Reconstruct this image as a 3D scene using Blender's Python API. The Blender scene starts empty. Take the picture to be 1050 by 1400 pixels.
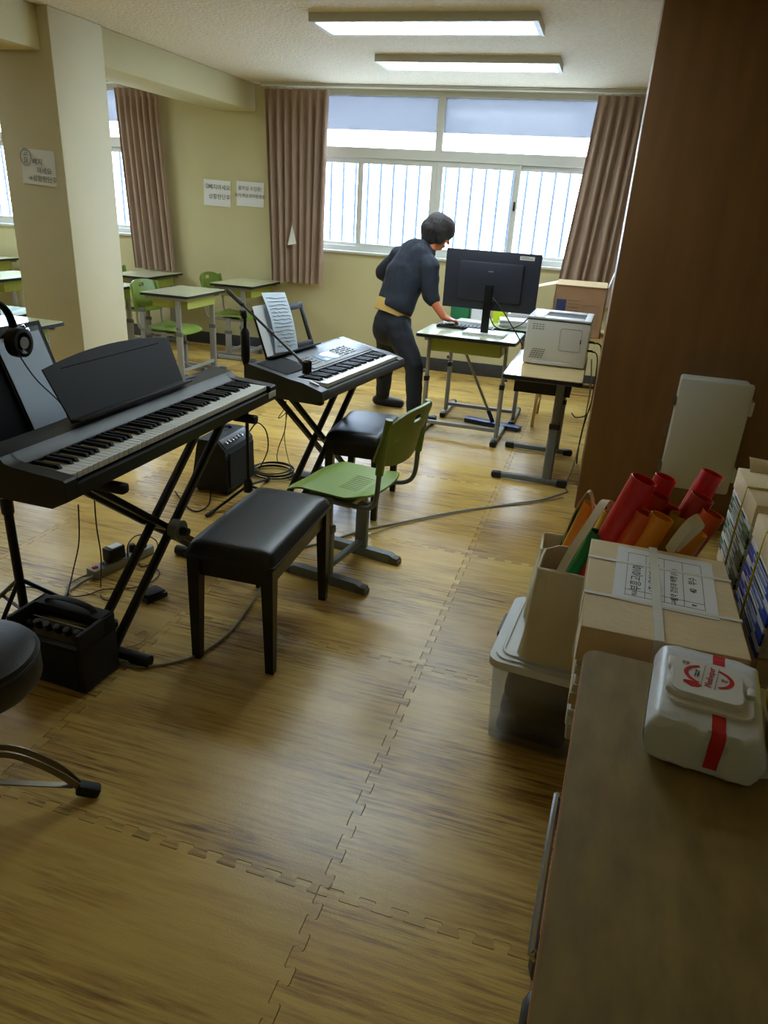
import bpy, bmesh, math, random
from mathutils import Vector, Matrix, noise

# ------------------------------------------------------------------ camera, sky, exposure
scene = bpy.context.scene
COL = scene.collection
CAM_H = 1.575
FPX = 970.0                                   # focal length in pixels of the 1050 x 1400 frame
_y = Vector((315, -402, FPX)).normalized()    # vanishing point of the room's depth direction
_u = -Vector((-139, 2233, FPX)).normalized()  # vanishing point of the verticals
_u = (_u - _u.dot(_y) * _y).normalized()
_x = _y.cross(_u)
if _x.x < 0:
    _x = -_x
RW = Matrix((_x, _y, _u))                     # camera (x right, y down, z forward) -> world
cam_d = bpy.data.cameras.new('camera')
cam = bpy.data.objects.new('camera', cam_d)
COL.objects.link(cam)
right, down, fwd = RW.col[0], RW.col[1], RW.col[2]
m = Matrix((right, -down, -fwd)).transposed().to_4x4()
m.translation = (0, 0, CAM_H)
cam.matrix_world = m
cam_d.sensor_fit = 'VERTICAL'
cam_d.sensor_height = 36
cam_d.sensor_width = 27
cam_d.lens = FPX / 1400 * 36
cam_d.clip_start = 0.02
scene.camera = cam

SKY = 12.0          # overcast sky
LAMP = 11.0         # ceiling panels
world = bpy.data.worlds.new('sky')
scene.world = world
world.use_nodes = True
bg = world.node_tree.nodes['Background']
bg.inputs[0].default_value = (0.80, 0.90, 1.0, 1)
bg.inputs[1].default_value = SKY
scene.view_settings.view_transform = 'Standard'
scene.view_settings.look = 'None'
scene.view_settings.gamma = 1
scene.view_settings.use_curve_mapping = False
scene.view_settings.exposure = 0.80
scene.cycles.max_bounces = 10
scene.cycles.diffuse_bounces = 6
scene.cycles.transparent_max_bounces = 16

WIN_Y = 7.30       # inner face of the window wall
CEIL = 2.575
WINS = [(-3.30, -0.02), (-7.90, -4.72)]
for i, (a, b) in enumerate(WINS):              # sampling portals for the sky light, they emit nothing
    ld = bpy.data.lights.new('window_portal', 'AREA')
    ld.shape = 'RECTANGLE'
    ld.size = b - a
    ld.size_y = 1.44
    ld.cycles.is_portal = True
    lo = bpy.data.objects.new('window_portal', ld)
    COL.objects.link(lo)
    lo.location = ((a + b) / 2, WIN_Y + 0.30, 1.845)
    lo.rotation_euler = (math.radians(-90), 0, 0)

# ------------------------------------------------------------------ helpers
R = math.radians
PI = math.pi
rnd = random.Random(5)


def lin(c):
    return tuple((v / 255 / 12.92) if v / 255 <= 0.04045 else ((v / 255 + 0.055) / 1.055) ** 2.4 for v in c)


MATS = {}


def mat(name, rgb, rough=0.5, metal=0.0, bump=0.0, bscale=150.0, var=0.0, vscale=6.0, coat=0.0, spec=0.5, stretch=None, trans=0.0, rand=0.0):
    """procedural material; rgb is sRGB 0-255, var mixes a darker tone in by noise"""
    mt = bpy.data.materials.new(name)
    MATS[name] = mt
    mt.use_nodes = True
    nt = mt.node_tree
    b = nt.nodes['Principled BSDF']
    c = lin(rgb)
    b.inputs['Base Color'].default_value = (*c, 1)
    b.inputs['Roughness'].default_value = rough
    b.inputs['Metallic'].default_value = metal
    b.inputs['Coat Weight'].default_value = coat
    b.inputs['Specular IOR Level'].default_value = spec
    b.inputs['Transmission Weight'].default_value = trans
    tc = nt.nodes.new('ShaderNodeTexCoord')
    src = tc.outputs['Object']
    if stretch:
        mp = nt.nodes.new('ShaderNodeMapping')
        mp.inputs['Scale'].default_value = stretch
        nt.links.new(src, mp.inputs[0])
        src = mp.outputs[0]
    if var:
        n = nt.nodes.new('ShaderNodeTexNoise')
        n.inputs['Scale'].default_value = vscale
        n.inputs['Detail'].default_value = 6
        nt.links.new(src, n.inputs['Vector'])
        cr = nt.nodes.new('ShaderNodeValToRGB')
        cr.color_ramp.elements[0].position = 0.3
        cr.color_ramp.elements[1].position = 0.7
        cr.color_ramp.elements[0].color = (*[v * (1 - var) for v in c], 1)
        cr.color_ramp.elements[1].color = (*[min(1, v * (1 + var * 0.5)) for v in c], 1)
        nt.links.new(n.outputs['Fac'], cr.inputs[0])
        nt.links.new(cr.outputs[0], b.inputs['Base Color'])
    if bump:
        n2 = nt.nodes.new('ShaderNodeTexNoise')
        n2.inputs['Scale'].default_value = bscale
        n2.inputs['Detail'].default_value = 3
        nt.links.new(src, n2.inputs['Vector'])
        bp = nt.nodes.new('ShaderNodeBump')
        bp.inputs['Strength'].default_value = bump
        bp.inputs['Distance'].default_value = 0.01
        nt.links.new(n2.outputs['Fac'], bp.inputs['Height'])
        nt.links.new(bp.outputs[0], b.inputs['Normal'])
    return mt


class MB:
    """collects shapes and links them as one mesh object"""

    def __init__(s):
        s.v, s.f = [], []

    def add(s, vs, fs):
        o = len(s.v)
        s.v += [tuple(v) for v in vs]
        s.f += [tuple(i + o for i in f) for f in fs]
        return s

    def bm(s, bm, mtx=None):
        if mtx:
            bm.transform(mtx)
        bm.verts.index_update()
        s.add([v.co[:] for v in bm.verts], [[v.index for v in f.verts] for f in bm.faces])
        bm.free()
        return s

    def box(s, c, d, rot=None, r=0.0, seg=2):
        bm = bmesh.new()
        bmesh.ops.create_cube(bm, size=1)
        bmesh.ops.scale(bm, vec=d, verts=bm.verts)
        if r > 0:
            r = min(r, min(d) * 0.49)
            bmesh.ops.bevel(bm, geom=bm.edges[:], offset=r, segments=seg, profile=0.5, affect='EDGES')
        M = Matrix.Translation(c)
        if rot is not None:
            M = M @ (rot if isinstance(rot, Matrix) else Matrix.Rotation(rot, 4, 'Z'))
        return s.bm(bm, M)

    def b2(s, lo, hi, r=0.0, seg=2):
        return s.box([(a + b) / 2 for a, b in zip(lo, hi)], [abs(b - a) for a, b in zip(lo, hi)], None, r, seg)

    def bar(s, p0, p1, w, h, up=(0, 0, 1), r=0.0):
        """rectangular bar from p0 to p1, w across, h along up"""
        p0, p1 = Vector(p0), Vector(p1)
        z = (p1 - p0)
        L = z.length
        z.normalize()
        up = Vector(up)
        x = up.cross(z)
        if x.length < 1e-4:
            x = Vector((1, 0, 0)).cross(z)
        x.normalize()
        y = z.cross(x)
        M = Matrix((x, y, z)).transposed().to_4x4()
        M.translation = (p0 + p1) / 2
        bm = bmesh.new()
        bmesh.ops.create_cube(bm, size=1)
        bmesh.ops.scale(bm, vec=(w, h, L), verts=bm.verts)
        if r:
            bmesh.ops.bevel(bm, geom=bm.edges[:], offset=r, segments=2, profile=0.5, affect='EDGES')
        return s.bm(bm, M)

    def tube(s, pts, r, n=8, closed=False, caps=True, sq=None):
        """swept tube; r number or list; sq=(a,b) makes an elliptical section"""
        P = [Vector(p) for p in pts]
        k = len(P)
        rr = r if isinstance(r, (list, tuple)) else [r] * k
        T = []
        for i in range(k):
            if closed:
                t = P[(i + 1) % k] - P[i - 1]
            else:
                t = P[min(i + 1, k - 1)] - P[max(i - 1, 0)]
            T.append(t.normalized() if t.length > 1e-9 else Vector((0, 0, 1)))
        a = Vector((0, 0, 1)) if abs(T[0].z) < 0.9 else Vector((0, 1, 0))
        nx = (a - a.dot(T[0]) * T[0]).normalized()
        vs = []
        for i in range(k):
            nx = nx - nx.dot(T[i]) * T[i]
            if nx.length < 1e-6:
                nx = T[i].orthogonal()
            nx.normalize()
            by = T[i].cross(nx)
            ea, eb = sq if sq else (1, 1)
            for j in range(n):
                g = 2 * PI * (j + 0.5) / n
                vs.append(P[i] + rr[i] * (math.cos(g) * nx * ea + math.sin(g) * by * eb))
        fs = []
        for i in range(k if closed else k - 1):
            i2 = (i + 1) % k
            for j in range(n):
                j2 = (j + 1) % n
                fs.append((i * n + j, i * n + j2, i2 * n + j2, i2 * n + j))
        if caps and not closed:
            fs.append(tuple(range(n - 1, -1, -1)))
            fs.append(tuple((k - 1) * n + j for j in range(n)))
        return s.add(vs, fs)

    def cyl(s, p0, p1, r, r2=None, n=16):
        return s.tube([p0, p1], [r, r if r2 is None else r2], n)

    def lathe(s, prof, n=24, c=(0, 0, 0), axis=None):
        """profile of (r, z) turned about z; axis = matrix to place it"""
        vs, fs = [], []
        for (r, z) in prof:
            for j in range(n):
                g = 2 * PI * j / n
                vs.append(Vector((r * math.cos(g), r * math.sin(g), z)))
        for i in range(len(prof) - 1):
            for j in range(n):
                j2 = (j + 1) % n
                fs.append((i * n + j, i * n + j2, (i + 1) * n + j2, (i + 1) * n + j))
        if prof[0][0] > 1e-6:
            fs.append(tuple(range(n - 1, -1, -1)))
        if prof[-1][0] > 1e-6:
            fs.append(tuple((len(prof) - 1) * n + j for j in range(n)))
        M = axis if axis is not None else Matrix.Identity(4)
        T = Matrix.Translation(c) @ M
        return s.add([T @ v for v in vs], fs)

    def prism(s, poly, a, b, axis='z'):
        """polygon extruded from a to b along axis; poly given in the two other axes (x: y,z  y: x,z  z: x,y)"""
        def pt(p, t):
            return {'z': (p[0], p[1], t), 'y': (p[0], t, p[1]), 'x': (t, p[0], p[1])}[axis]
        n = len(poly)
        vs = [pt(p, a) for p in poly] + [pt(p, b) for p in poly]
        fs = [tuple(range(n - 1, -1, -1)), tuple(range(n, 2 * n))]
        fs += [(i, (i + 1) % n, (i + 1) % n + n, i + n) for i in range(n)]
        return s.add(vs, fs)

    def grid(s, fn, nu, nv, th=0.0, skip=None, wrap=False):
        """surface fn(u, v) -> point, 0..1; th gives it thickness along the normal"""
        P = [[Vector(fn(i / nu, j / nv)) for j in range(nv + 1)] for i in range(nu + 1)]
        vs = [p for row in P for p in row]
        w = nv + 1
        fs = [(i * w + j, (i + 1) * w + j, (i + 1) * w + j + 1, i * w + j + 1) for i in range(nu) for j in range(nv) if not (skip and skip(i, j))]
        if not th:
            return s.add(vs, fs)
        bm = bmesh.new()
        bv = [bm.verts.new(v) for v in vs]
        for f in fs:
            bm.faces.new([bv[i] for i in f])
        bmesh.ops.delete(bm, geom=[v for v in bm.verts if not v.link_faces], context='VERTS')
        bm.normal_update()
        bmesh.ops.solidify(bm, geom=bm.faces[:], thickness=th)
        return s.bm(bm)

    def build(s, name, mt, parent=None, loc=None, rz=0.0, smooth=40, mtx=None):
        me = bpy.data.meshes.new(name)
        me.from_pydata(s.v, [], s.f)
        me.validate()
        bm = bmesh.new()
        bm.from_mesh(me)
        bmesh.ops.recalc_face_normals(bm, faces=bm.faces[:])
        bm.to_mesh(me)
        bm.free()
        if smooth:
            for p in me.polygons:
                p.use_smooth = True
            me.set_sharp_from_angle(angle=R(smooth))
        return mk(name, me, mt, parent, loc, rz, mtx)


def mk(name, me, mt, parent=None, loc=None, rz=0.0, mtx=None):
    if mt is not None and not me.materials:
        me.materials.append(MATS[mt] if isinstance(mt, str) else mt)
    o = bpy.data.objects.new(name, me)
    COL.objects.link(o)
    o.parent = parent
    if mtx is not None:
        o.matrix_local = mtx
    else:
        if loc is not None:
            o.location = loc
        o.rotation_euler = (0, 0, rz)
    return o


def tag(o, label, cat, group=None):
    o['label'] = label
    o['category'] = cat
    if group:
        o['group'] = group
    return o


def thing(name, label, cat, loc=(0, 0, 0), rz=0.0, group=None):
    o = bpy.data.objects.new(name, None)
    COL.objects.link(o)
    o.empty_display_size = 0.05
    o.location = loc
    o.rotation_euler = (0, 0, rz)
    return tag(o, label, cat, group)


def struct(o):
    o['kind'] = 'structure'
    return o


def kids(o):
    return [c for c in bpy.data.objects if c.parent == o]


def dup(o, parent=None):
    c = o.copy()
    COL.objects.link(c)
    if parent is not None:
        c.parent = parent
    for ch in kids(o):
        dup(ch, c)
    return c


def rpoly(w, h, r, n=5, cx=0, cy=0):
    """rounded rectangle outline"""
    out = []
    for (sx, sy, a0) in ((1, 1, 0), (-1, 1, 90), (-1, -1, 180), (1, -1, 270)):
        for i in range(n + 1):
            a = R(a0 + 90 * i / n)
            out.append((cx + sx * (w / 2 - r) + r * math.cos(a), cy + sy * (h / 2 - r) + r * math.sin(a)))
    return out


def bez(p0, p1, p2, p3, n=12):
    p0, p1, p2, p3 = map(Vector, (p0, p1, p2, p3))
    return [(1 - t) ** 3 * p0 + 3 * (1 - t) ** 2 * t * p1 + 3 * (1 - t) * t * t * p2 + t ** 3 * p3 for t in [i / n for i in range(n + 1)]]


def spline(pts, sub=6):
    """Catmull-Rom through the points"""
    P = [Vector(p) for p in pts]
    out = []
    for i in range(len(P) - 1):
        a, b, c, d = P[max(i - 1, 0)], P[i], P[i + 1], P[min(i + 2, len(P) - 1)]
        for k in range(sub):
            t = k / sub
            out.append(0.5 * ((2 * b) + (c - a) * t + (2 * a - 5 * b + 4 * c - d) * t * t + (3 * b - a - 3 * c + d) * t ** 3))
    out.append(P[-1])
    return out


def text(s, size, mt, parent, mtx, name='lettering', align='CENTER', wide=1.0):
    """writing as a thin flat mesh in its local x-y plane"""
    cu = bpy.data.curves.new('t', 'FONT')
    cu.body = s
    cu.size = size
    cu.align_x = align
    cu.align_y = 'CENTER'
    cu.resolution_u = 3
    cu.extrude = 0.00015
    t = bpy.data.objects.new('t', cu)
    COL.objects.link(t)
    dg = bpy.context.evaluated_depsgraph_get()
    me = bpy.data.meshes.new_from_object(t.evaluated_get(dg))
    me.name = name
    bpy.data.objects.remove(t)
    bpy.data.curves.remove(cu)
    me.materials.clear()
    if wide != 1.0:
        for v in me.vertices:
            v.co.x *= wide
    return mk(name, me, mt, parent, mtx=mtx)


def blob(caps, voxel=0.01, smooth=6):
    """one continuous skin over tapered capsules (p0, r0, p1, r1[, flatten vector, amount])"""
    mb = MB()
    for cp in caps:
        p0, r0, p1, r1 = Vector(cp[0]), cp[1], Vector(cp[2]), cp[3]
        d = p1 - p0
        L = d.length
        z = d.normalized() if L > 1e-6 else Vector((0, 0, 1))
        pts, rad = [], []
        for k in range(-5, 1):
            a = k / 5 * PI / 2
            pts.append(p0 + z * r0 * math.sin(a))
            rad.append(max(r0 * math.cos(a), 1e-4))
        for k in range(0, 6):
            a = k / 5 * PI / 2
            pts.append(p1 + z * r1 * math.sin(a))
            rad.append(max(r1 * math.cos(a), 1e-4))
        one = MB().tube(pts, rad, 16)
        if len(cp) > 4:
            ax = Vector(cp[4]).normalized()
            amt = cp[5]
            cen = (p0 + p1) / 2
            one.v = [tuple(Vector(v) - ax * ((Vector(v) - cen).dot(ax)) * (1 - amt)) for v in one.v]
        mb.add(one.v, one.f)
    me = bpy.data.meshes.new('blob')
    me.from_pydata(mb.v, [], mb.f)
    o = bpy.data.objects.new('blob', me)
    COL.objects.link(o)
    rm = o.modifiers.new('r', 'REMESH')
    rm.mode = 'VOXEL'
    rm.voxel_size = voxel
    sm = o.modifiers.new('s', 'SMOOTH')
    sm.factor = 0.5
    sm.iterations = smooth
    dg = bpy.context.evaluated_depsgraph_get()
    me2 = bpy.data.meshes.new_from_object(o.evaluated_get(dg))
    bpy.data.objects.remove(o)
    bpy.data.meshes.remove(me)
    for p in me2.polygons:
        p.use_smooth = True
    return me2


# ------------------------------------------------------------------ materials
mat('wall_paint', (200, 192, 150), 0.75, bump=0.15, bscale=60, var=0.06, vscale=1.5)
mat('pillar_paint', (206, 198, 166), 0.7, bump=0.15, bscale=50, var=0.08, vscale=1.2)
mat('ceiling_board', (222, 212, 190), 0.9, bump=0.9, bscale=45, var=0.12, vscale=60)
mat('base_grey', (58, 58, 60), 0.55, var=0.3, vscale=9)
mat('sub_floor', (30, 20, 10), 0.9)
mat('win_frame', (205, 206, 200), 0.45)
mat('steel_bar', (88, 94, 106), 0.6)
mat('concrete', (205, 208, 210), 0.9, var=0.1)
mat('black_plastic', (12, 12, 14), 0.46, bump=0.05, bscale=400)
mat('black_gloss', (10, 10, 12), 0.2)
mat('black_matte', (16, 17, 18), 0.65)
mat('black_metal', (13, 13, 14), 0.38, metal=0.3)
mat('black_vinyl', (20, 22, 25), 0.36, bump=0.12, bscale=250)
mat('black_wood', (14, 13, 12), 0.35)
mat('tolex', (16, 16, 17), 0.6, bump=0.5, bscale=500)
mat('grille', (20, 20, 21), 0.8, bump=0.8, bscale=900)
mat('key_white', (226, 228, 224), 0.25)
mat('key_black', (9, 9, 10), 0.5, spec=0.25)
mat('silver_plastic', (112, 116, 122), 0.4, bump=0.05, bscale=600)
mat('dark_silver', (62, 65, 70), 0.4)
mat('screen_blue', (150, 172, 205), 0.15)
mat('chrome', (200, 200, 200), 0.15, metal=1.0)
mat('steel_dull', (120, 112, 98), 0.35, metal=0.9)
mat('grey_tube', (150, 150, 148), 0.4, metal=0.15)
mat('grey_tube_dark', (112, 116, 118), 0.45, metal=0.1)
mat('slate_leg', (126, 134, 138), 0.5)
mat('cap_grey', (100, 100, 98), 0.55)
mat('chair_green', (132, 160, 62), 0.38, var=0.05)
mat('back_green', (122, 146, 60), 0.4, var=0.05)
mat('tray_green', (162, 170, 74), 0.5)
mat('desk_top', (206, 210, 178), 0.16, var=0.04, vscale=3, coat=0.3)
mat('desk_top_wood', (196, 172, 122), 0.18, var=0.1, vscale=4, stretch=(1, 6, 1), coat=0.3)
mat('curtain', (168, 144, 128), 0.85, bump=0.25, bscale=700, var=0.08, vscale=4)
mat('paper', (226, 228, 230), 0.8)
mat('paper_blue', (204, 218, 232), 0.75)
mat('ink', (36, 34, 40), 0.8)
mat('ink_soft', (96, 96, 98), 0.8)
mat('brown_panel', (120, 84, 46), 0.42, var=0.16, vscale=3, stretch=(5, 5, 0.7), bump=0.03)
mat('abs_grey', (186, 184, 174), 0.5, bump=0.1, bscale=500)
mat('kraft', (222, 200, 158), 0.8, var=0.07, vscale=10, bump=0.15, bscale=60)
mat('cardboard', (170, 132, 96), 0.85, var=0.06, vscale=15)
mat('card_light', (214, 190, 150), 0.85)
mat('print_blue', (60, 70, 120), 0.7)
mat('strap_white', (222, 222, 212), 0.5, bump=0.2, bscale=300)
mat('string_yellow', (214, 196, 40), 0.5)
mat('page_edge', (206, 200, 186), 0.85, var=0.12, vscale=60, stretch=(1, 1, 30))
mat('cover_green', (50, 110, 40), 0.4)
mat('cover_blue', (36, 66, 170), 0.4)
mat('cover_dark', (28, 30, 36), 0.4)
mat('cover_white', (214, 216, 214), 0.4)
mat('canvas', (226, 214, 184), 0.9, bump=0.35, bscale=900, var=0.06, vscale=8)
mat('table_top', (146, 124, 72), 0.45, var=0.28, vscale=14, stretch=(2.2, 0.8, 1), bump=0.05)
mat('table_edge', (176, 120, 62), 0.45, var=0.15, vscale=12)
mat('bumper', (66, 72, 82), 0.45)
mat('wipe_film', (214, 218, 222), 0.35, bump=0.25, bscale=30)
mat('wipe_lid', (226, 226, 222), 0.35)
mat('red_print', (196, 26, 34), 0.45)
mat('yellow_soft', (214, 186, 30), 0.9, bump=0.6, bscale=200)
mat('tube_red', (206, 30, 38), 0.3)
mat('tube_dred', (178, 40, 30), 0.3)
mat('tube_orange', (222, 92, 26), 0.3)
mat('tube_amber', (236, 150, 34), 0.3)
mat('tube_yellow', (200, 160, 40), 0.3)
mat('tube_green', (24, 128, 58), 0.3)
mat('lid_clear', (214, 218, 220), 0.35)
mat('printer_white', (206, 206, 200), 0.45)
mat('printer_top', (214, 218, 226), 0.4)
mat('monitor_back', (36, 40, 54), 0.5)
mat('stand_silver', (196, 198, 196), 0.35)
mat('tag_white', (220, 220, 216), 0.6)
mat('vent_dark', (50, 50, 48), 0.7)
mat('blue_plastic', (30, 50, 120), 0.4)
mat('red_plastic', (190, 30, 44), 0.4)
mat('green_box', (40, 130, 80), 0.5)
mat('neon', (214, 240, 40), 0.6)
mat('cable_black', (14, 14, 14), 0.5)
mat('cable_grey', (150, 146, 134), 0.55)
mat('strip_grey', (160, 160, 156), 0.5)
mat('skin', (214, 120, 80), 0.5, var=0.06, vscale=12)
mat('hair', (46, 40, 42), 0.6, bump=0.6, bscale=120, stretch=(1, 1, 0.15))
mat('hoodie', (38, 44, 58), 0.9, bump=0.3, bscale=120, var=0.1, vscale=9)
mat('trousers', (24, 28, 38), 0.85, bump=0.2, bscale=90)
mat('undershirt', (204, 170, 96), 0.85)
mat('shoe', (20, 20, 24), 0.5)
mat('wood_light', (206, 172, 112), 0.5, var=0.1)

def lamp_mat():
    mt = bpy.data.materials.new('lamp_diffuser')
    MATS['lamp_diffuser'] = mt
    mt.use_nodes = True
    nt = mt.node_tree
    nt.nodes.clear()
    e = nt.nodes.new('ShaderNodeEmission')
    e.inputs[0].default_value = (0.80, 0.95, 1.0, 1)
    e.inputs[1].default_value = LAMP
    o = nt.nodes.new('ShaderNodeOutputMaterial')
    nt.links.new(e.outputs[0], o.inputs[0])
lamp_mat()


def pane_mat(name, tcol, dcol, share):
    """frosted pane: share scattered, the rest let straight through, and a thin gloss"""
    mt = bpy.data.materials.new(name)
    MATS[name] = mt
    mt.use_nodes = True
    nt = mt.node_tree
    nt.nodes.clear()
    tr = nt.nodes.new('ShaderNodeBsdfTransparent')
    tr.inputs[0].default_value = (*tcol, 1)
    tl = nt.nodes.new('ShaderNodeBsdfTranslucent')
    tl.inputs[0].default_value = (*dcol, 1)
    mx = nt.nodes.new('ShaderNodeMixShader')
    mx.inputs[0].default_value = share
    nt.links.new(tr.outputs[0], mx.inputs[1])
    nt.links.new(tl.outputs[0], mx.inputs[2])
    gl = nt.nodes.new('ShaderNodeBsdfGlossy')
    gl.inputs[1].default_value = 0.15
    m2 = nt.nodes.new('ShaderNodeMixShader')
    m2.inputs[0].default_value = 0.04
    nt.links.new(mx.outputs[0], m2.inputs[1])
    nt.links.new(gl.outputs[0], m2.inputs[2])
    o = nt.nodes.new('ShaderNodeOutputMaterial')
    nt.links.new(m2.outputs[0], o.inputs[0])


pane_mat('pane_frost', (0.86, 0.92, 1.0), (0.45, 0.58, 0.78), 0.04)
pane_mat('pane_clear', (0.94, 0.97, 1.0), (0.9, 0.95, 1.0), 0.2)
pane_mat('pane_film', (0.225, 0.232, 0.250), (0.19, 0.19, 0.20), 0.4)
pane_mat('bin_plastic', (0.93, 0.94, 0.95), (0.85, 0.87, 0.88), 0.16)
MATS['bin_plastic'].node_tree.nodes['Mix Shader.001'].inputs[0].default_value = 0.1


def floor_mat():
    mt = bpy.data.materials.new('foam_wood')
    MATS['foam_wood'] = mt
    mt.use_nodes = True
    nt = mt.node_tree
    b = nt.nodes['Principled BSDF']
    L = nt.links.new
    tc = nt.nodes.new('ShaderNodeTexCoord')
    oi = nt.nodes.new('ShaderNodeObjectInfo')
    mul = nt.nodes.new('ShaderNodeVectorMath')
    mul.operation = 'MULTIPLY_ADD'
    cmb = nt.nodes.new('ShaderNodeCombineXYZ')
    for i in range(3):
        L(oi.outputs['Random'], cmb.inputs[i])
    mul.inputs[1].default_value = (37.0, 91.0, 0.0)
    L(cmb.outputs[0], mul.inputs[0])
    L(tc.outputs['Object'], mul.inputs[2])

    def nz(scale, sc, detail, rough=0.55):
        mp = nt.nodes.new('ShaderNodeMapping')
        mp.inputs['Scale'].default_value = sc
        L(mul.outputs[0], mp.inputs[0])
        n = nt.nodes.new('ShaderNodeTexNoise')
        n.inputs['Scale'].default_value = scale
        n.inputs['Detail'].default_value = detail
        n.inputs['Roughness'].default_value = rough
        n.inputs['Distortion'].default_value = 0.25
        L(mp.outputs[0], n.inputs['Vector'])
        return n.outputs['Fac']
    def ramp(src, p0, p1, c0, c1):
        r = nt.nodes.new('ShaderNodeValToRGB')
        e = r.color_ramp.elements
        e[0].position, e[1].position = p0, p1
        e[0].color, e[1].color = (*c0, 1), (*c1, 1)
        L(src, r.inputs[0])
        return r.outputs[0]

    def mix(kind, f, a, b_):
        x = nt.nodes.new('ShaderNodeMixRGB')
        x.blend_type = kind
        for i, q in enumerate((f, a, b_)):
            if isinstance(q, (int, float)):
                x.inputs[i].default_value = q
            elif isinstance(q, tuple):
                x.inputs[i].default_value = (*q, 1)
            else:
                L(q, x.inputs[i])
        return x.outputs[0]
    streak = nz(9, (0.45, 9.0, 1), 8, 0.68)      # fine grain along x
    cluster = nz(1.25, (0.8, 2.6, 1), 5, 0.62)   # where the dark grain gathers
    tone = nz(0.9, (0.7, 1.4, 1), 3)
    pale = nz(5, (0.6, 5.0, 1), 5, 0.6)
    base = mix('MIX', ramp(tone, 0.32, 0.68, (0, 0, 0), (1, 1, 1)), lin((206, 168, 86)), lin((230, 198, 114)))
    base = mix('MIX', ramp(pale, 0.44, 0.70, (0, 0, 0), (0.45, 0.45, 0.45)), base, lin((186, 138, 70)))
    mask = mix('MULTIPLY', 1.0, ramp(streak, 0.43, 0.62, (0, 0, 0), (1, 1, 1)), ramp(cluster, 0.42, 0.60, (0.12, 0.12, 0.12), (1.0, 1.0, 1.0)))
    grain = mix('MIX', mask, base, lin((112, 72, 46)))
    mx2 = nt.nodes.new('ShaderNodeMixRGB')
    mx2.inputs[0].default_value = 0.0
    L(grain, mx2.inputs[1])
    hs = nt.nodes.new('ShaderNodeHueSaturation')
    mr = nt.nodes.new('ShaderNodeMapRange')
    mr.inputs['To Min'].default_value = 0.84
    mr.inputs['To Max'].default_value = 1.08
    L(oi.outputs['Random'], mr.inputs[0])
    L(mr.outputs[0], hs.inputs['Value'])
    L(mx2.outputs[0], hs.inputs['Color'])
    L(hs.outputs[0], b.inputs['Base Color'])
    b.inputs['Roughness'].default_value = 0.27
    b.inputs['Specular IOR Level'].default_value = 0.5
    bp = nt.nodes.new('ShaderNodeBump')
    bp.inputs['Strength'].default_value = 0.12
    bp.inputs['Distance'].default_value = 0.003
    n3 = nt.nodes.new('ShaderNodeTexNoise')
    n3.inputs['Scale'].default_value = 180
    L(tc.outputs['Object'], n3.inputs['Vector'])
    L(n3.outputs['Fac'], bp.inputs['Height'])
    L(bp.outputs[0], b.inputs['Normal'])
floor_mat()

# ------------------------------------------------------------------ the room
X0, X1, Y0 = -9.43, 1.57, -2.84
floor = struct(MB().b2((X0, Y0, -0.10), (X1, WIN_Y + 0.2, -0.012)).build('floor', 'sub_floor'))

def tooth_edge(n=12, d=0.027):
    out = [(0.0, 0.0)]
    for k in range(n):
        a = (k + 0.5) / n
        out += [(a - 0.017, 0), (a - 0.0150, d * 0.2), (a - 0.0225, d * 0.82), (a - 0.019, d), (a + 0.019, d), (a + 0.0225, d * 0.82), (a + 0.0150, d * 0.2), (a + 0.017, 0)]
    return out

def tile_mesh(h=1.0):
    E = tooth_edge()
    ny = [(t, o) for t, o in E if t < h]
    pts = [(t, o) for t, o in E]
    pts += [(1 + o, t) for t, o in ny]
    if h < 1:
        pts += [(1, h), (0, h)]
    else:
        pts += [(t, 1 + o) for t, o in [(1.0, 0.0)] + E[:0:-1]]
        pts += [(0, 1)]
    pts += [(o, t) for t, o in ny[:0:-1]]
    g = 0.0020
    pts = [(0.5 + (x - 0.5) * (1 - g), h / 2 + (y - h / 2) * (1 - g / h)) for x, y in pts]
    b = MB()
    b.prism(pts, -0.011, 0.0)
    o = b.build('mat_tile', 'foam_wood', floor, smooth=0)
    me = o.data
    bpy.data.objects.remove(o)
    return me

tm, tm_cut = tile_mesh(), tile_mesh(0.14)
for i in range(11):
    for j in range(11):
        mk('mat_tile', tm if j < 10 else tm_cut, None, floor, (X0 + i, Y0 + j, 0))

W = MB()
zb, zt = 1.10, 2.555
W.b2((X0, WIN_Y, -0.1), (X1, WIN_Y + 0.25, zb))
W.b2((X0, WIN_Y, zt), (X1, WIN_Y + 0.25, CEIL + 0.1))
for a, b in ((X0, WINS[1][0]), (WINS[1][1], WINS[0][0]), (WINS[0][1], X1)):
    W.b2((a, WIN_Y, zb), (b, WIN_Y + 0.25, zt))
struct(W.build('wall_back', 'wall_paint'))
struct(MB().b2((X0 - 0.2, Y0, -0.1), (X0, WIN_Y + 0.25, CEIL + 0.1)).build('wall_left', 'wall_paint'))
struct(MB().b2((X0 - 0.2, Y0 - 0.2, -0.1), (X1 + 0.2, Y0, CEIL + 0.1)).build('wall_front', 'wall_paint'))
struct(MB().b2((X1, Y0, -0.1), (X1 + 0.2, WIN_Y + 0.25, CEIL + 0.1)).build('wall_right', 'wall_paint'))
ceiling = struct(MB().b2((X0 - 0.2, Y0 - 0.2, CEIL), (X1 + 0.2, WIN_Y + 0.25, CEIL + 0.12)).build('ceiling', 'ceiling_board'))
struct(MB().b2((X0, WIN_Y - 0.012, 0), (X1, WIN_Y, 0.13), 0.003).build('baseboard_back', 'base_grey'))
struct(MB().b2((-4.02, 4.39, 0), (-3.54, 4.92, CEIL), 0.012).build('pillar', 'pillar_paint'))
struct(MB().b2((-4.00, 4.92, 2.335), (-3.565, WIN_Y, CEIL), 0.01).build('beam', 'wall_paint'))
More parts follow.
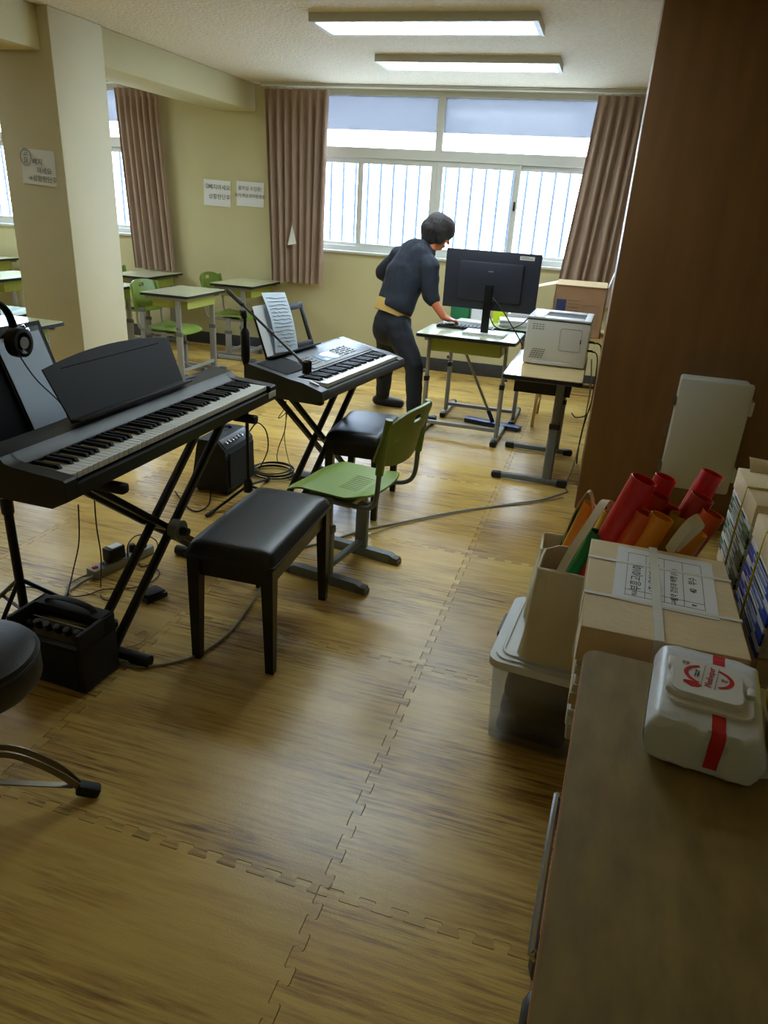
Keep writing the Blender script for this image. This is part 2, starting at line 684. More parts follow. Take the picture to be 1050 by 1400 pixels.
struct(MB().b2((-4.00, Y0, 2.335), (-3.62, 4.39, CEIL), 0.01).build('beam', 'wall_paint'))
# wood clad pier on the right
pier = struct(MB().b2((0.055, 4.02, 0), (X1, 4.62, CEIL), 0.004).build('trim_1', 'brown_panel'))
# ground outside
struct(MB().b2((-40, WIN_Y + 0.25, -0.6), (30, 60, -0.4)).build('ground', 'concrete'))

def make_window(name, a, b, edges):
    yf0, yf1 = WIN_Y + 0.05, WIN_Y + 0.15
    f = MB()
    f.b2((a, yf0, zb), (b, yf1, zb + 0.06)).b2((a, yf0, zt - 0.05), (b, yf1, zt))
    f.b2((a, yf0 + 0.002, zb + 0.06), (a + 0.06, yf1 - 0.002, zt - 0.05)).b2((b - 0.06, yf0 + 0.002, zb + 0.06), (b, yf1 - 0.002, zt - 0.05))
    f.b2((a + 0.06, yf0 - 0.01, 1.975), (b - 0.06, yf1 - 0.004, 2.065))
    mid = edges[len(edges) // 2]
    f.b2((mid - 0.035, yf0 + 0.003, 2.065), (mid + 0.035, yf1 - 0.003, zt - 0.05))
    root = struct(f.build(name, 'win_frame'))
    MB().b2((a - 0.02, WIN_Y - 0.03, zb - 0.012), (b + 0.02, WIN_Y + 0.06, zb + 0.012), 0.004).build('window_sill', 'win_frame', root)
    for x0, x1 in ((a + 0.06, mid - 0.035), (mid + 0.035, b - 0.06)):
        MB().b2((x0, WIN_Y + 0.09, 2.06), (x1, WIN_Y + 0.096, zt - 0.05)).build('pane', 'pane_clear', root)
        MB().b2((x0, WIN_Y + 0.086, 2.215), (x1, WIN_Y + 0.0895, zt - 0.05)).build('tint_film', 'pane_film', root)
    for k in range(len(edges) - 1):
        x0, x1 = edges[k] - (0.028 if k != 2 else -0.001), edges[k + 1] + (0.028 if k != 1 else -0.001)
        y = WIN_Y + (0.062 if k in (1, 2) else 0.105)
        s = MB()
        z0, z1 = zb + 0.03, 1.974
        w = 0.055
        s.b2((x0, y, z0), (x1, y + 0.035, z0 + 0.06)).b2((x0, y, z1 - 0.05), (x1, y + 0.035, z1))
        s.b2((x0, y + 0.001, z0 + 0.06), (x0 + w, y + 0.034, z1 - 0.05)).b2((x1 - w, y + 0.001, z0 + 0.06), (x1, y + 0.034, z1 - 0.05))
        sash = s.build('sash', 'win_frame', root)
        MB().b2((x0 + w, y + 0.014, z0 + 0.06), (x1 - w, y + 0.019, z1 - 0.05)).build('pane', 'pane_frost', sash)
        if k in (0, 2):
            MB().b2((x1 - 0.035, y - 0.012, 1.58), (x1 - 0.015, y, 1.66), 0.004).build('latch', 'black_plastic', sash)
    x = a + 0.07
    me = None
    while x < b - 0.03:
        if me is None:
            o = MB().cyl((0, 0, zb - 0.02), (0, 0, 2.02), 0.0135, n=8).build('security_bar', 'steel_bar', root, (x, WIN_Y + 0.22, 0))
            me = o.data
        else:
            mk('security_bar', me, None, root, (x, WIN_Y + 0.22, 0))
        x += 0.132
    return root

make_window('window_1', WINS[0][0], WINS[0][1], [-3.24, -2.47, -1.70, -0.93, -0.08])
make_window('window_2', WINS[1][0], WINS[1][1], [-7.84, -7.08, -6.31, -5.55, -4.78])

# ceiling lights
def ceiling_light(x, y, label):
    t = thing('ceiling_light', label, 'ceiling light', (x, y, CEIL - 0.045), 0, 'rectangular panel lights on the ceiling')
    f = MB()
    L, D = 1.34, 0.36
    for lo, hi in (((-L / 2, -D / 2, 0), (L / 2, -D / 2 + 0.03, 0.045)), ((-L / 2, D / 2 - 0.03, 0), (L / 2, D / 2, 0.045)),
                   ((-L / 2, -D / 2 + 0.03, 0), (-L / 2 + 0.03, D / 2 - 0.03, 0.045)), ((L / 2 - 0.03, -D / 2 + 0.03, 0), (L / 2, D / 2 - 0.03, 0.045))):
        f.b2(lo, hi)
    f.b2((-L / 2 + 0.03, -D / 2 + 0.03, 0.03), (L / 2 - 0.03, D / 2 - 0.03, 0.044))
    f.build('frame', 'win_frame', t)
    MB().b2((-L / 2 + 0.03, -D / 2 + 0.03, 0.008), (L / 2 - 0.03, D / 2 - 0.03, 0.02)).build('diffuser', 'lamp_diffuser', t)

ceiling_light(-1.21, 6.0, 'long lit panel light on the ceiling next to the window wall')
ceiling_light(-1.24, 4.8, 'long lit panel light, second row from the window wall')
for (x, y, l) in ((-1.24, 3.6, 'added unseen fill panel above the arranger keyboard bench'), (-5.9, 6.0, 'added unseen fill panel over the desks by the far window'),  # these four panels are out of view, added to brighten the room
                  (-5.9, 4.8, 'added unseen fill panel over the desks beyond the pillar'), (-5.9, 3.6, 'added unseen fill panel above the left bay, third from window')):
    ceiling_light(x, y, l)
sd = tag(MB().lathe([(0.001, -0.035), (0.03, -0.035), (0.05, -0.028), (0.062, -0.012), (0.066, 0)], 24).build('smoke_detector', 'win_frame', None, (-1.55, 4.16, CEIL)),
         'small white round detector on the ceiling before the panel lights', 'detector')

# curtains
def curtain(label, t0, t1, b0, b1, y, z0, z1, n, seed, group):
    t = thing('curtain', label, 'curtain', ((t0 + t1) / 2, y, z0), 0, group)
    r = random.Random(seed)
    ph = [r.uniform(-0.5, 0.5) for _ in range(n + 2)]
    am = [r.uniform(0.7, 1.25) for _ in range(n + 2)]
    cx = (t0 + t1) / 2

    def fn(u, v):
        top = t0 + (t1 - t0) * u
        bot = b0 + (b1 - b0) * u
        k = v ** 1.15
        k2 = min(1, v / 0.12)
        x = top * (1 - k) + bot * k
        q = u * n
        i = int(q)
        a = am[i] * (1 - (q - i)) + am[i + 1] * (q - i)
        p = ph[i] * (1 - (q - i)) + ph[i + 1] * (q - i)
        w = math.sin(2 * PI * q + p * v)
        w = math.copysign(abs(w) ** 0.75, w)
        amp = (0.018 + 0.020 * k2) * a
        x += 0.012 * math.cos(2 * PI * q * 0.5 + p) * v
        return (x - cx, amp * w, (z1 - z0) * (1 - v))
    MB().grid(fn, n * 12, 26, 0.003).build('fabric', 'curtain', t, smooth=80)

    def band(u, v):
        p = fn(u, 0.0)
        return (p[0], p[1] * 1.05 - 0.004, (z1 - z0) - 0.075 * v + 0.004)
    MB().grid(band, n * 12, 2, 0.003).build('heading_tape', 'curtain', t, smooth=80)
    hk = None
    for i in range(n):
        p = fn((i + 0.5) / n, 0)
        if hk is None:
            hk = MB().tube([(0, 0, -0.02), (0, 0.005, 0.01), (0, 0.0, 0.022)], 0.0025, 6).build('hook', 'chrome', t, (p[0], p[1], z1 - z0)).data
        else:
            mk('hook', hk, None, t, (p[0], p[1], z1 - z0))
    return t

g = 'brown pleated curtains'
curtain('brown pleated curtain with a white scrap of paper pinned on it', -3.42, -2.76, -3.36, -2.80, WIN_Y - 0.10, 0.765, 2.52, 8, 3, g)
curtain('brown pleated curtain hanging behind the open cardboard box', -0.30, 0.32, -0.44, 0.30, WIN_Y - 0.10, 0.80, 2.52, 8, 9, g)
curtain('brown pleated curtain between the pillar and the wall notices', -5.10, -4.60, -5.02, -4.50, WIN_Y - 0.10, 0.765, 2.50, 7, 21, g)
for a, b, l in ((-3.46, 0.5, 'white curtain rail above the wide barred window'), (-8.0, -4.45, 'white curtain rail above the window past the pillar')):
    tag(MB().b2((a, WIN_Y - 0.125, CEIL - 0.028), (b, WIN_Y - 0.075, CEIL - 0.001), 0.004).build('curtain_rail', 'win_frame'), l, 'curtain rail', 'curtain rails')
p = MB().grid(lambda u, v: ((-0.045 + 0.09 * u) * v, 0.006 * math.sin(3 * u), 0.19 * (1 - v) + 0.02 * u), 6, 6, 0.001)
tag(p.build('paper_scrap', 'paper', None, (-3.10, WIN_Y - 0.168, 1.13), 0.2), 'white scrap of paper pinned to the brown curtain', 'paper')

def notice(label, c, w, h, tilt, lines, face='y'):
    """sheet of paper taped to a wall that faces the camera; lines: (text, x, z, size)"""
    b = MB().grid(lambda u, v: (-w / 2 + w * u, -0.004 * math.sin(PI * u) * v - 0.001, -h / 2 + h * (1 - v)), 8, 6, 0.0008)
    o = tag(b.build('paper_notice', 'paper'), label, 'notice', 'handwritten notices')
    o.location = c
    o.rotation_euler = (0, tilt, 0)
    for (s, x, z, sz, mt) in lines:
        text(s, sz, mt, o, Matrix.Translation((x, -0.0075, z)) @ Matrix.Rotation(R(90), 4, 'X'), 'handwriting')
    return o

n1 = notice('handwritten paper notice taped on the shaded face of the pillar', (-3.745, 4.388, 1.665), 0.27, 0.215, 0.05,
            [('고\n음', -0.09, 0.055, 0.045, 'ink_soft'), ('빼지', 0.0, 0.03, 0.045, 'ink_soft'), ('마세요', 0.05, -0.02, 0.042, 'ink_soft'), ('→상황판단후', 0.03, -0.07, 0.042, 'ink_soft')])
ring = MB().tube([(-0.09 + 0.042 * math.cos(a), -0.0075, 0.055 + 0.052 * math.sin(a)) for a in [2 * PI * i / 24 for i in range(24)]], 0.002, 5, True)
ring.build('ink_ring', 'ink_soft', n1)
notice('handwritten notice on the yellow wall beside the pillar-side curtain', (-4.02, WIN_Y - 0.004, 1.575), 0.31, 0.25, 0.03,
       [('②', -0.11, 0.06, 0.055, 'ink_soft'), ('빼지마세요', 0.03, 0.055, 0.055, 'ink_soft'), ('상황판단후', 0.03, -0.035, 0.055, 'ink_soft')])
notice('notice with bold second line on the yellow wall beside a curtain', (-3.64, WIN_Y - 0.004, 1.585), 0.31, 0.235, 0.02,
       [('음악실 수업용!', 0.0, 0.05, 0.044, 'ink_soft'), ('국기,책상,의자등정돈', 0.0, -0.02, 0.040, 'ink')])

# ------------------------------------------------------------------ keyboards
def white_key_mesh(w, l, h):
    o = MB().box((0, l / 2, -h / 2), (w - 0.0012, l, h), None, 0.0012, 1).build('white_key', 'key_white')
    me = o.data
    bpy.data.objects.remove(o)
    return me

def black_key_mesh(w, l, h):
    b = MB()
    b.prism([(0.0, 0), (0.008, h), (l, h), (l, 0)], -w / 2, w / 2, 'x')
    o = b.build('black_key', 'key_black')
    me = o.data
    bpy.data.objects.remove(o)
    return me

def keys(parent, u0, n_white, first, w, l, z, v0, kl):
    """row of keys along local x from u0; first = index in C D E F G A B of the lowest key"""
    wm, bm_ = white_key_mesh(w, l, 0.02), black_key_mesh(w * 0.5, kl, 0.011)
    for k in range(n_white):
        mk('white_key', wm, None, parent, (u0 + (k + 0.5) * w, v0, z))
        if k < n_white - 1 and (first + k) % 7 not in (2, 6):
            mk('black_key', bm_, None, parent, (u0 + (k + 1) * w, v0 + l - kl, z))

# digital piano (local x runs from the low keys to the high keys, y to the back)
pz = 0.815
PIANO_YAW = R(88.6)
pn = thing('digital_piano', 'black digital piano with 88 keys and a wide music rest', 'digital piano', (-1.351, 2.19, pz - 0.095), PIANO_YAW)
L = 1.326
prof = [(-0.022, 0.030), (-0.022, 0.068), (0.158, 0.068), (0.158, 0.100), (0.185, 0.112), (0.200, 0.128), (0.285, 0.136), (0.297, 0.126), (0.297, 0.022), (0.270, 0.0), (0.035, 0.0)]
MB().prism(prof, -L / 2 + 0.04, L / 2 - 0.04, 'x').build('body', 'black_plastic', pn)
cheek = [(-0.022, 0.030), (-0.022, 0.088), (-0.016, 0.094), (0.158, 0.106), (0.185, 0.112), (0.200, 0.128), (0.285, 0.136), (0.297, 0.126), (0.297, 0.022), (0.270, 0.0), (0.035, 0.0)]
for s in (-1, 1):
    a, b = sorted((s * (L / 2 - 0.0495), s * L / 2))
    MB().prism(cheek, a, b, 'x').build('end_block', 'black_plastic', pn)
keys(pn, -0.6125, 52, 5, 1.225 / 52, 0.152, 0.095, -0.002, 0.098)
MB().b2((-0.6125, 0.149, 0.09), (0.6125, 0.157, 0.1035)).build('key_felt', 'black_matte', pn)
for k in range(14):
    MB().b2((-0.30 + k * 0.024, 0.236, 0.131), (-0.286 + k * 0.024, 0.242, 0.1355), 0.001).build('button', 'dark_silver', pn)
text('YAMAHA', 0.013, 'strip_grey', pn, Matrix.Translation((0.02, 0.2, 0.1288)) @ Matrix.Rotation(R(5), 4, 'X'), 'logo')
MB().b2((L / 2 - 0.30, 0.255, 0.1335), (L / 2 - 0.2, 0.285, 0.1372), 0.001).build('speaker_slot', 'dark_silver', pn)
lb = MB().b2((L / 2 - 0.07, -0.0232, 0.045), (L / 2 - 0.005, -0.0218, 0.072)).build('asset_label', 'tag_white', pn)
for k in range(3):
    MB().b2((L / 2 - 0.063, -0.0236, 0.051 + k * 0.007), (L / 2 - 0.014, -0.0231, 0.0525 + k * 0.007)).build('print_line', 'ink_soft', lb)
# music rest: leaning board with an arched top and a lip
def rest_outline():
    w0, w1, h = 0.325, 0.345, 0.20
    pts = [(-w0, 0), (w0, 0)]
    for i in range(13):
        t = 1 - 2 * i / 12
        pts.append((w1 * t, h - 0.010 + 0.030 * (1 - t * t)))
    return pts
rest = MB().prism([(x, z) for x, z in rest_outline()], 0, 0.006, 'y')
rm = Matrix.Translation((0.0, 0.225, 0.136)) @ Matrix.Rotation(R(-24), 4, 'X')
r_o = rest.build('music_rest', 'black_matte', pn, mtx=rm)
MB().box((0, -0.018, 0.006), (0.66, 0.045, 0.008), Matrix.Rotation(R(16), 4, 'X'), 0.002).build('rest_lip', 'black_plastic', r_o)
MB().b2((-0.27, -0.0008, 0.178), (0.27, 0, 0.180)).build('rest_groove', 'black_gloss', r_o)

def x_stand(name, label, loc, rz, ztop, wf, wt, v0, v1, group, tubes=((0.04, 0.13), (0.085, 0.175)), mt='black_metal'):
    """double braced cross stand: feet and top bars run along local y, arms in the x-z plane"""
    t = thing(name, label, 'keyboard stand', loc, rz, group)
    zf, zt_ = 0.028, ztop - 0.017
    for s, (va, vb) in zip((1, -1), tubes):
        for v in (va, vb):
            MB().bar((-s * wf, v, zf + 0.015), (s * wt, v, zt_), 0.024, 0.030, (0, 1, 0), 0.004).build('arm', mt, t)
    for s in (-1, 1):
        f = MB().bar((s * wf, v0 + 0.05, zf), (s * wf, v1 - 0.05, zf), 0.034, 0.030, (0, 0, 1), 0.004).build('foot', mt, t)
        for a, b in ((v0, v0 + 0.075), (v1 - 0.075, v1)):
            MB().cyl((s * wf, a, 0.0225), (s * wf, b, 0.0225), 0.0225, n=14).build('foot_cap', 'black_matte', f)
        tb = MB().bar((s * wt, v0 + 0.05, zt_), (s * wt, v1 - 0.05, zt_), 0.030, 0.026, (0, 0, 1), 0.004).build('top_bar', mt, t)
        for a, b in ((v0, v0 + 0.11), (v1 - 0.11, v1)):
            MB().bar((s * wt, a, zt_), (s * wt, b, zt_), 0.040, 0.034, (0, 0, 1), 0.010).build('rubber_grip', 'black_matte', tb)
    k = wf / (wf + wt)
    pc = zf + k * (zt_ - zf)
    vm = min(tubes[0] + tubes[1])
    lock = MB().cyl((0, vm - 0.045, pc), (0, vm - 0.005, pc), 0.042, n=20).build('lock_disc', 'grey_tube_dark', t)
    MB().cyl((0, vm - 0.075, pc), (0, vm - 0.045, pc), 0.016, 0.02, n=10).build('lock_knob', 'black_plastic', lock)
    MB().cyl((0, vm, pc), (0, max(tubes[0] + tubes[1]), pc), 0.009, n=10).build('pivot_bolt', 'chrome', t)
    return t

x_stand('keyboard_stand', 'black cross stand carrying the digital piano', (-1.351, 2.215, 0), PIANO_YAW, pz - 0.095, 0.40, 0.44, -0.03, 0.38, 'black cross keyboard stands', ((0.12, 0.21), (0.155, 0.25)))

# arranger keyboard
AZ = 0.690
AYAW = R(82.5)
ar = thing('arranger_keyboard', 'silver and black arranger keyboard with a display and sheet music', 'keyboard', (-1.125, 3.53, AZ), AYAW)
L = 0.99
prof = [(-0.03, 0.022), (-0.03, 0.050), (-0.022, 0.062), (0.150, 0.064), (0.150, 0.100), (0.38, 0.142), (0.40, 0.132), (0.405, 0.03), (0.38, 0.0), (0.03, 0.0)]
MB().prism(prof, -L / 2 + 0.03, L / 2 - 0.03, 'x').build('body', 'dark_silver', ar)
ch = [(-0.03, 0.022), (-0.03, 0.050), (-0.022, 0.066), (0.08, 0.094), (0.150, 0.102), (0.38, 0.144), (0.40, 0.134), (0.405, 0.03), (0.38, 0.0), (0.03, 0.0)]
for s in (-1, 1):
    a, b = sorted((s * (L / 2 - 0.065), s * L / 2))
    MB().prism(ch, a, b, 'x').build('end_block', 'dark_silver', ar)
keys(ar, -0.395, 36, 0, 0.846 / 36, 0.145, 0.085, 0.0, 0.095)
tilt = math.atan2(0.042, 0.23)
def on_panel(x, v, dz=0.0):
    return Matrix.Translation((x, v, 0.100 + (v - 0.15) / 0.23 * 0.042 + dz)) @ Matrix.Rotation(tilt, 4, 'X')
pnl = MB().box((0, 0, 0), (0.70, 0.20, 0.004), None, 0.001).build('control_panel', 'silver_plastic', ar, mtx=on_panel(0.12, 0.262, 0.001))
MB().box((0, 0, 0.003), (0.17, 0.085, 0.003), None, 0.001).build('display', 'screen_blue', pnl, mtx=Matrix.Translation((-0.10, -0.03, 0)))
for i in range(5):
    for j in range(7):
        MB().box((0, 0, 0.003), (0.018, 0.007, 0.004), None, 0.001).build('button', 'dark_silver' if (i + j) % 3 else 'cover_white', pnl, mtx=Matrix.Translation((0.03 + j * 0.026, -0.065 + i * 0.02, 0)))
for i in range(4):
    for j in range(5):
        MB().box((0, 0, 0.003), (0.016, 0.007, 0.004), None, 0.001).build('button', 'dark_silver', pnl, mtx=Matrix.Translation((-0.32 + j * 0.024, -0.06 + i * 0.024, 0)))
MB().box((0, 0, 0.002), (0.2, 0.17, 0.003), None, 0.001).build('speaker_grille', 'grille', ar, mtx=on_panel(-0.355, 0.275, 0.001))
MB().box((0, 0, 0.004), (0.016, 0.05, 0.012), None, 0.003).build('bend_wheel', 'cover_white', ar, mtx=Matrix.Translation((-0.445, 0.045, 0.082)) @ Matrix.Rotation(0.27, 4, 'X'))
# its music rest: an open frame with a lip
am = Matrix.Translation((-0.10, 0.375, 0.145)) @ Matrix.Rotation(R(-20), 4, 'X')
fr = MB()
fr.b2((-0.24, 0, 0), (0.24, 0.008, 0.035), 0.002).b2((-0.24, 0, 0), (-0.205, 0.008, 0.23), 0.002).b2((0.205, 0, 0), (0.24, 0.008, 0.23), 0.002).b2((-0.24, 0, 0.205), (0.24, 0.008, 0.24), 0.002)
ro = fr.build('music_rest', 'black_plastic', ar, mtx=am)
MB().b2((-0.25, -0.04, -0.004), (0.25, 0.004, 0.004), 0.002).build('rest_lip', 'black_plastic', ro)
# sheet music lying on the rest
def sheet(u, v):
    x = -0.115 + 0.215 * u
    return (x + 0.01 * v, -0.006 - 0.02 * math.sin(PI * v) * (1 - 0.4 * u) - 0.004 * math.sin(3 * u), 0.300 * v)
AM = Matrix.Translation((-1.125, 3.53, AZ)) @ Matrix.Rotation(AYAW, 4, 'Z') @ am
sm_ = MB().grid(sheet, 10, 14, 0.0006).build('sheet_music', 'paper_blue', None, mtx=AM @ Matrix.Translation((-0.055, -0.006, 0.006)) @ Matrix.Rotation(R(4), 4, 'Y'))
tag(sm_, 'handwritten page of music on the arranger keyboard rest', 'sheet music')
for k in range(14):
    z = 0.03 + k * 0.0185
    pts = []
    for i in range(9):
        u = 0.10 + 0.8 * i / 8
        q = sheet(u, z / 0.30)
        pts.append((q[0], q[1] - 0.0012, q[2] + 0.003 * math.sin(9.0 * u * (k + 2))))
    MB().tube(pts, 0.0011, 4).build('note_line', 'ink_soft', sm_)
sm2 = MB().grid(lambda u, v: (-0.11 + 0.21 * u, -0.002, 0.25 * v), 2, 2, 0.0008).build('sheet_music', 'paper', None, mtx=AM @ Matrix.Translation((-0.125, -0.001, 0.006)))
tag(sm2, 'blank white page peeking out behind the handwritten music page', 'sheet music')
x_stand('keyboard_stand', 'black cross stand carrying the arranger keyboard', (-1.16, 3.52, 0), AYAW, AZ, 0.36, 0.36, 0.0, 0.40, 'black cross keyboard stands', ((0.15, 0.24), (0.185, 0.275)), 'black_metal')

# ------------------------------------------------------------------ benches
def bench(label, loc, rz, w, l, h):
    """w along local x, l along local y"""
    t = thing('piano_bench', label, 'bench', loc, rz, 'black piano benches')
    n = 14
    def top(u, v):
        x, y = (u - 0.5) * 2, (v - 0.5) * 2
        e = (max(0, 1 - abs(x) ** 7) * max(0, 1 - abs(y) ** 11)) ** 0.36
        return (x * w / 2, y * l / 2, h - 0.055 + 0.055 * e)
    pad = MB().grid(top, 22, 30)
    pad.prism(rpoly(w - 0.002, l - 0.002, 0.012, 3), h - 0.062, h - 0.050)
    pad.build('seat_pad', 'black_vinyl', t, smooth=60)
    ap = MB()
    iw, il = w / 2 - 0.03, l / 2 - 0.03
    for s in (-1, 1):
        MB().b2((s * iw - 0.009, -il, h - 0.135), (s * iw + 0.009, il, h - 0.060)).build('apron', 'black_wood', t)
        MB().b2((-iw, s * il - 0.009, h - 0.135), (iw, s * il + 0.009, h - 0.060)).build('apron', 'black_wood', t)
    for sx in (-1, 1):
        for sy in (-1, 1):
            x, y = sx * (w / 2 - 0.03), sy * (l / 2 - 0.03)
            a, b = 0.023, 0.0155
            vs = [(x + i * a, y + j * a, h - 0.060) for i, j in ((-1, -1), (1, -1), (1, 1), (-1, 1))]
            xo, yo = x + sx * (a - b), y + sy * (a - b)
            vs += [(xo + i * b, yo + j * b, 0) for i, j in ((-1, -1), (1, -1), (1, 1), (-1, 1))]
            MB().add(vs, [(0, 1, 2, 3), (7, 6, 5, 4), (0, 4, 5, 1), (1, 5, 6, 2), (2, 6, 7, 3), (3, 7, 4, 0)]).build('leg', 'black_wood', t)
    return t

bench('long black padded bench in front of the digital piano', (-1.07, 2.215, 0), R(1.5), 0.335, 0.60, 0.485)
bench('smaller black padded bench in front of the arranger keyboard', (-1.125, 3.60, 0), R(3), 0.31, 0.50, 0.475)

# ------------------------------------------------------------------ school chairs (facing local -x)
def make_chair(label, seat_z, mt_seat, mt_back, mt_leg):
    t = thing('school_chair', label, 'chair', (0, 0, 0), 0, None)
    w, d = 0.40, 0.40
    def seat(u, v):
        x, y = -d / 2 + d * u, -w / 2 + w * v
        ex, ey = (u - 0.5) * 2, (v - 0.5) * 2
        rr = 1.0 - 0.16 * (abs(ey) ** 4) * max(0, abs(ex) - 0.2)
        z = seat_z - 0.018 * (1 - ey * ey) * (0.5 + 0.5 * u) - 0.045 * max(0, -ex - 0.55) ** 1.6 * 2.2 + 0.022 * max(0, ex - 0.6) * 2
        return (x * (1 - 0.10 * abs(ey) ** 5), y * (1 - 0.10 * abs(ex) ** 5), z)
    def slots(i, j):
        return 21 <= i <= 29 and 22 <= j <= 58 and j % 4 == 1
    MB().grid(seat, 40, 80, -0.008, slots).build('seat', mt_seat, t, smooth=50)
    bx = d / 2 + 0.02
    def back(u, v):
        y = -0.205 + 0.41 * v
        e = (v - 0.5) * 2
        z = seat_z + 0.155 + 0.245 * u
        x = bx + 0.035 + 0.06 * u - 0.045 * e * e * -1 * -1 + 0.02
        zz = z - 0.03 * (abs(e) ** 4) * (u - 0.5) * 2 - 0.02 * e * e * (1 if u > 0.5 else -0.6)
        return (x + 0.0, y, zz)
    def hole(i, j):
        return 12 <= i <= 13 and 12 <= j <= 17
    MB().grid(back, 16, 30, 0.011, hole).build('backrest', mt_back, t, smooth=60)
    for s in (-1, 1):
        y = s * 0.185
        MB().tube(spline([(-0.02, y * 0.86, seat_z - 0.03), (bx - 0.10, y * 0.92, seat_z - 0.032), (bx - 0.01, y, seat_z - 0.02), (bx + 0.03, y * 1.03, seat_z + 0.03), (bx + 0.040, y * 1.03, seat_z + 0.17), (bx + 0.065, y * 1.03, seat_z + 0.33)], 5), 0.0105, 10).build('back_tube', 'grey_tube_dark' if mt_leg == 'slate_leg' else 'grey_tube', t)
        MB().tube([(bx + 0.038, y * 1.03, seat_z + 0.14), (bx + 0.048, y * 1.03, seat_z + 0.25), (bx + 0.068, y * 1.03, seat_z + 0.375)], [0.017, 0.018, 0.015], 10).build('tube_sleeve', mt_back, t)
        yl = s * 0.165
        MB().b2((-0.02, yl - 0.014, 0.04), (0.04, yl + 0.014, seat_z * 0.62), 0.004).build('leg', mt_leg, t)
        MB().b2((-0.013, yl - 0.009, seat_z * 0.58), (0.033, yl + 0.009, seat_z - 0.02), 0.003).build('leg_extension', 'grey_tube', t)
        MB().b2((-0.024, yl - 0.018, seat_z * 0.57), (0.044, yl + 0.018, seat_z * 0.65), 0.004).build('leg_collar', 'cap_grey', t)
        ft = MB().prism([(-0.20, 0.0), (0.22, 0.0), (0.22, 0.022), (0.17, 0.045), (-0.15, 0.045), (-0.20, 0.022)], yl - 0.02, yl + 0.02, 'y').build('foot', mt_leg, t)
        for xa in (-0.208, 0.175):
            MB().box((xa + 0.017, yl, 0.018), (0.05, 0.046, 0.036), None, 0.008).build('foot_cap', 'cap_grey', ft)
    MB().b2((-0.01, -0.165, 0.055), (0.02, 0.165, 0.080), 0.004).build('crossbar', mt_leg, t)
    MB().b2((-0.10, -0.17, seat_z - 0.05), (0.12, 0.17, seat_z - 0.028), 0.004).build('seat_frame', 'grey_tube', t)
    return t

c0 = make_chair('bright green plastic school chair on the floor behind the front bench', 0.435, 'chair_green', 'back_green', 'slate_leg')
c0.location = (-0.955, 2.805, 0)
c0.rotation_euler.z = R(-10)
c1 = make_chair('green school chair pushed under the desk nearest the music stand', 0.42, 'chair_green', 'back_green', 'grey_tube')
CH = 'green school chairs tucked under desks'
c1['group'] = CH

# ------------------------------------------------------------------ school desks (student sits on local -x and faces +x)
def make_desk(label, z, mt_top, mt_tray, mt_leg, lx=0.48, ly=0.68, caps='cap_grey', group=None, inset=0.05, cx=0.11):
    t = thing('school_desk', label, 'desk', (0, 0, 0), 0, group)
    MB().prism(rpoly(lx - 0.012, ly - 0.012, 0.02), z - 0.016, z).build('tabletop', mt_top, t)
    MB().prism(rpoly(lx, ly, 0.026), z - 0.024, z - 0.003).build('edge_band', 'black_plastic', t)
    tx, ty = lx * 0.72, ly * 0.70
    zt_, zb_ = z - 0.024, z - 0.125
    b = MB()
    b.b2((-tx / 2, -ty / 2, zb_), (tx / 2, ty / 2, zb_ + 0.006))
    b.b2((tx / 2 - 0.006, -ty / 2, zb_), (tx / 2, ty / 2, zt_))
    b.b2((-tx / 2, -ty / 2, zb_), (tx / 2, -ty / 2 + 0.006, zt_)).b2((-tx / 2, ty / 2 - 0.006, zb_), (tx / 2, ty / 2, zt_))
    b.build('tray', mt_tray, t)
    for s in (-1, 1):
        y = s * (ly / 2 - inset)
        MB().prism(rpoly(0.062, 0.030, 0.013, 4, cx, y), 0.035, z * 0.56).build('leg', mt_leg, t)
        MB().prism(rpoly(0.050, 0.022, 0.010, 4, cx, y), z * 0.5, z - 0.05).build('leg_extension', mt_leg, t)
        MB().prism(rpoly(0.068, 0.036, 0.014, 4, cx, y), z * 0.53, z * 0.575).build('leg_collar', caps, t)
        MB().b2((-lx / 2 + 0.04, y - 0.016, z - 0.05), (lx / 2 - 0.04, y + 0.016, z - 0.024), 0.003).build('top_rail', mt_leg, t)
        kb = MB().cyl((cx, y + s * 0.011, z * 0.62), (cx, y + s * 0.03, z * 0.62), 0.012, n=10).build('knob', 'cap_grey', t)
        ft = MB().box((0, y, 0.024), (lx - 0.05, 0.040, 0.034), None, 0.010).build('foot', mt_leg, t)
        for sx in (-1, 1):
            MB().box((sx * (lx / 2 - 0.03), y, 0.022), (0.07, 0.048, 0.044), None, 0.014).build('foot_cap', caps, ft)
    MB().b2((cx - 0.015, -ly / 2 + inset, 0.075), (cx + 0.015, ly / 2 - inset, 0.102), 0.005).build('crossbar', mt_leg, t)
    return t

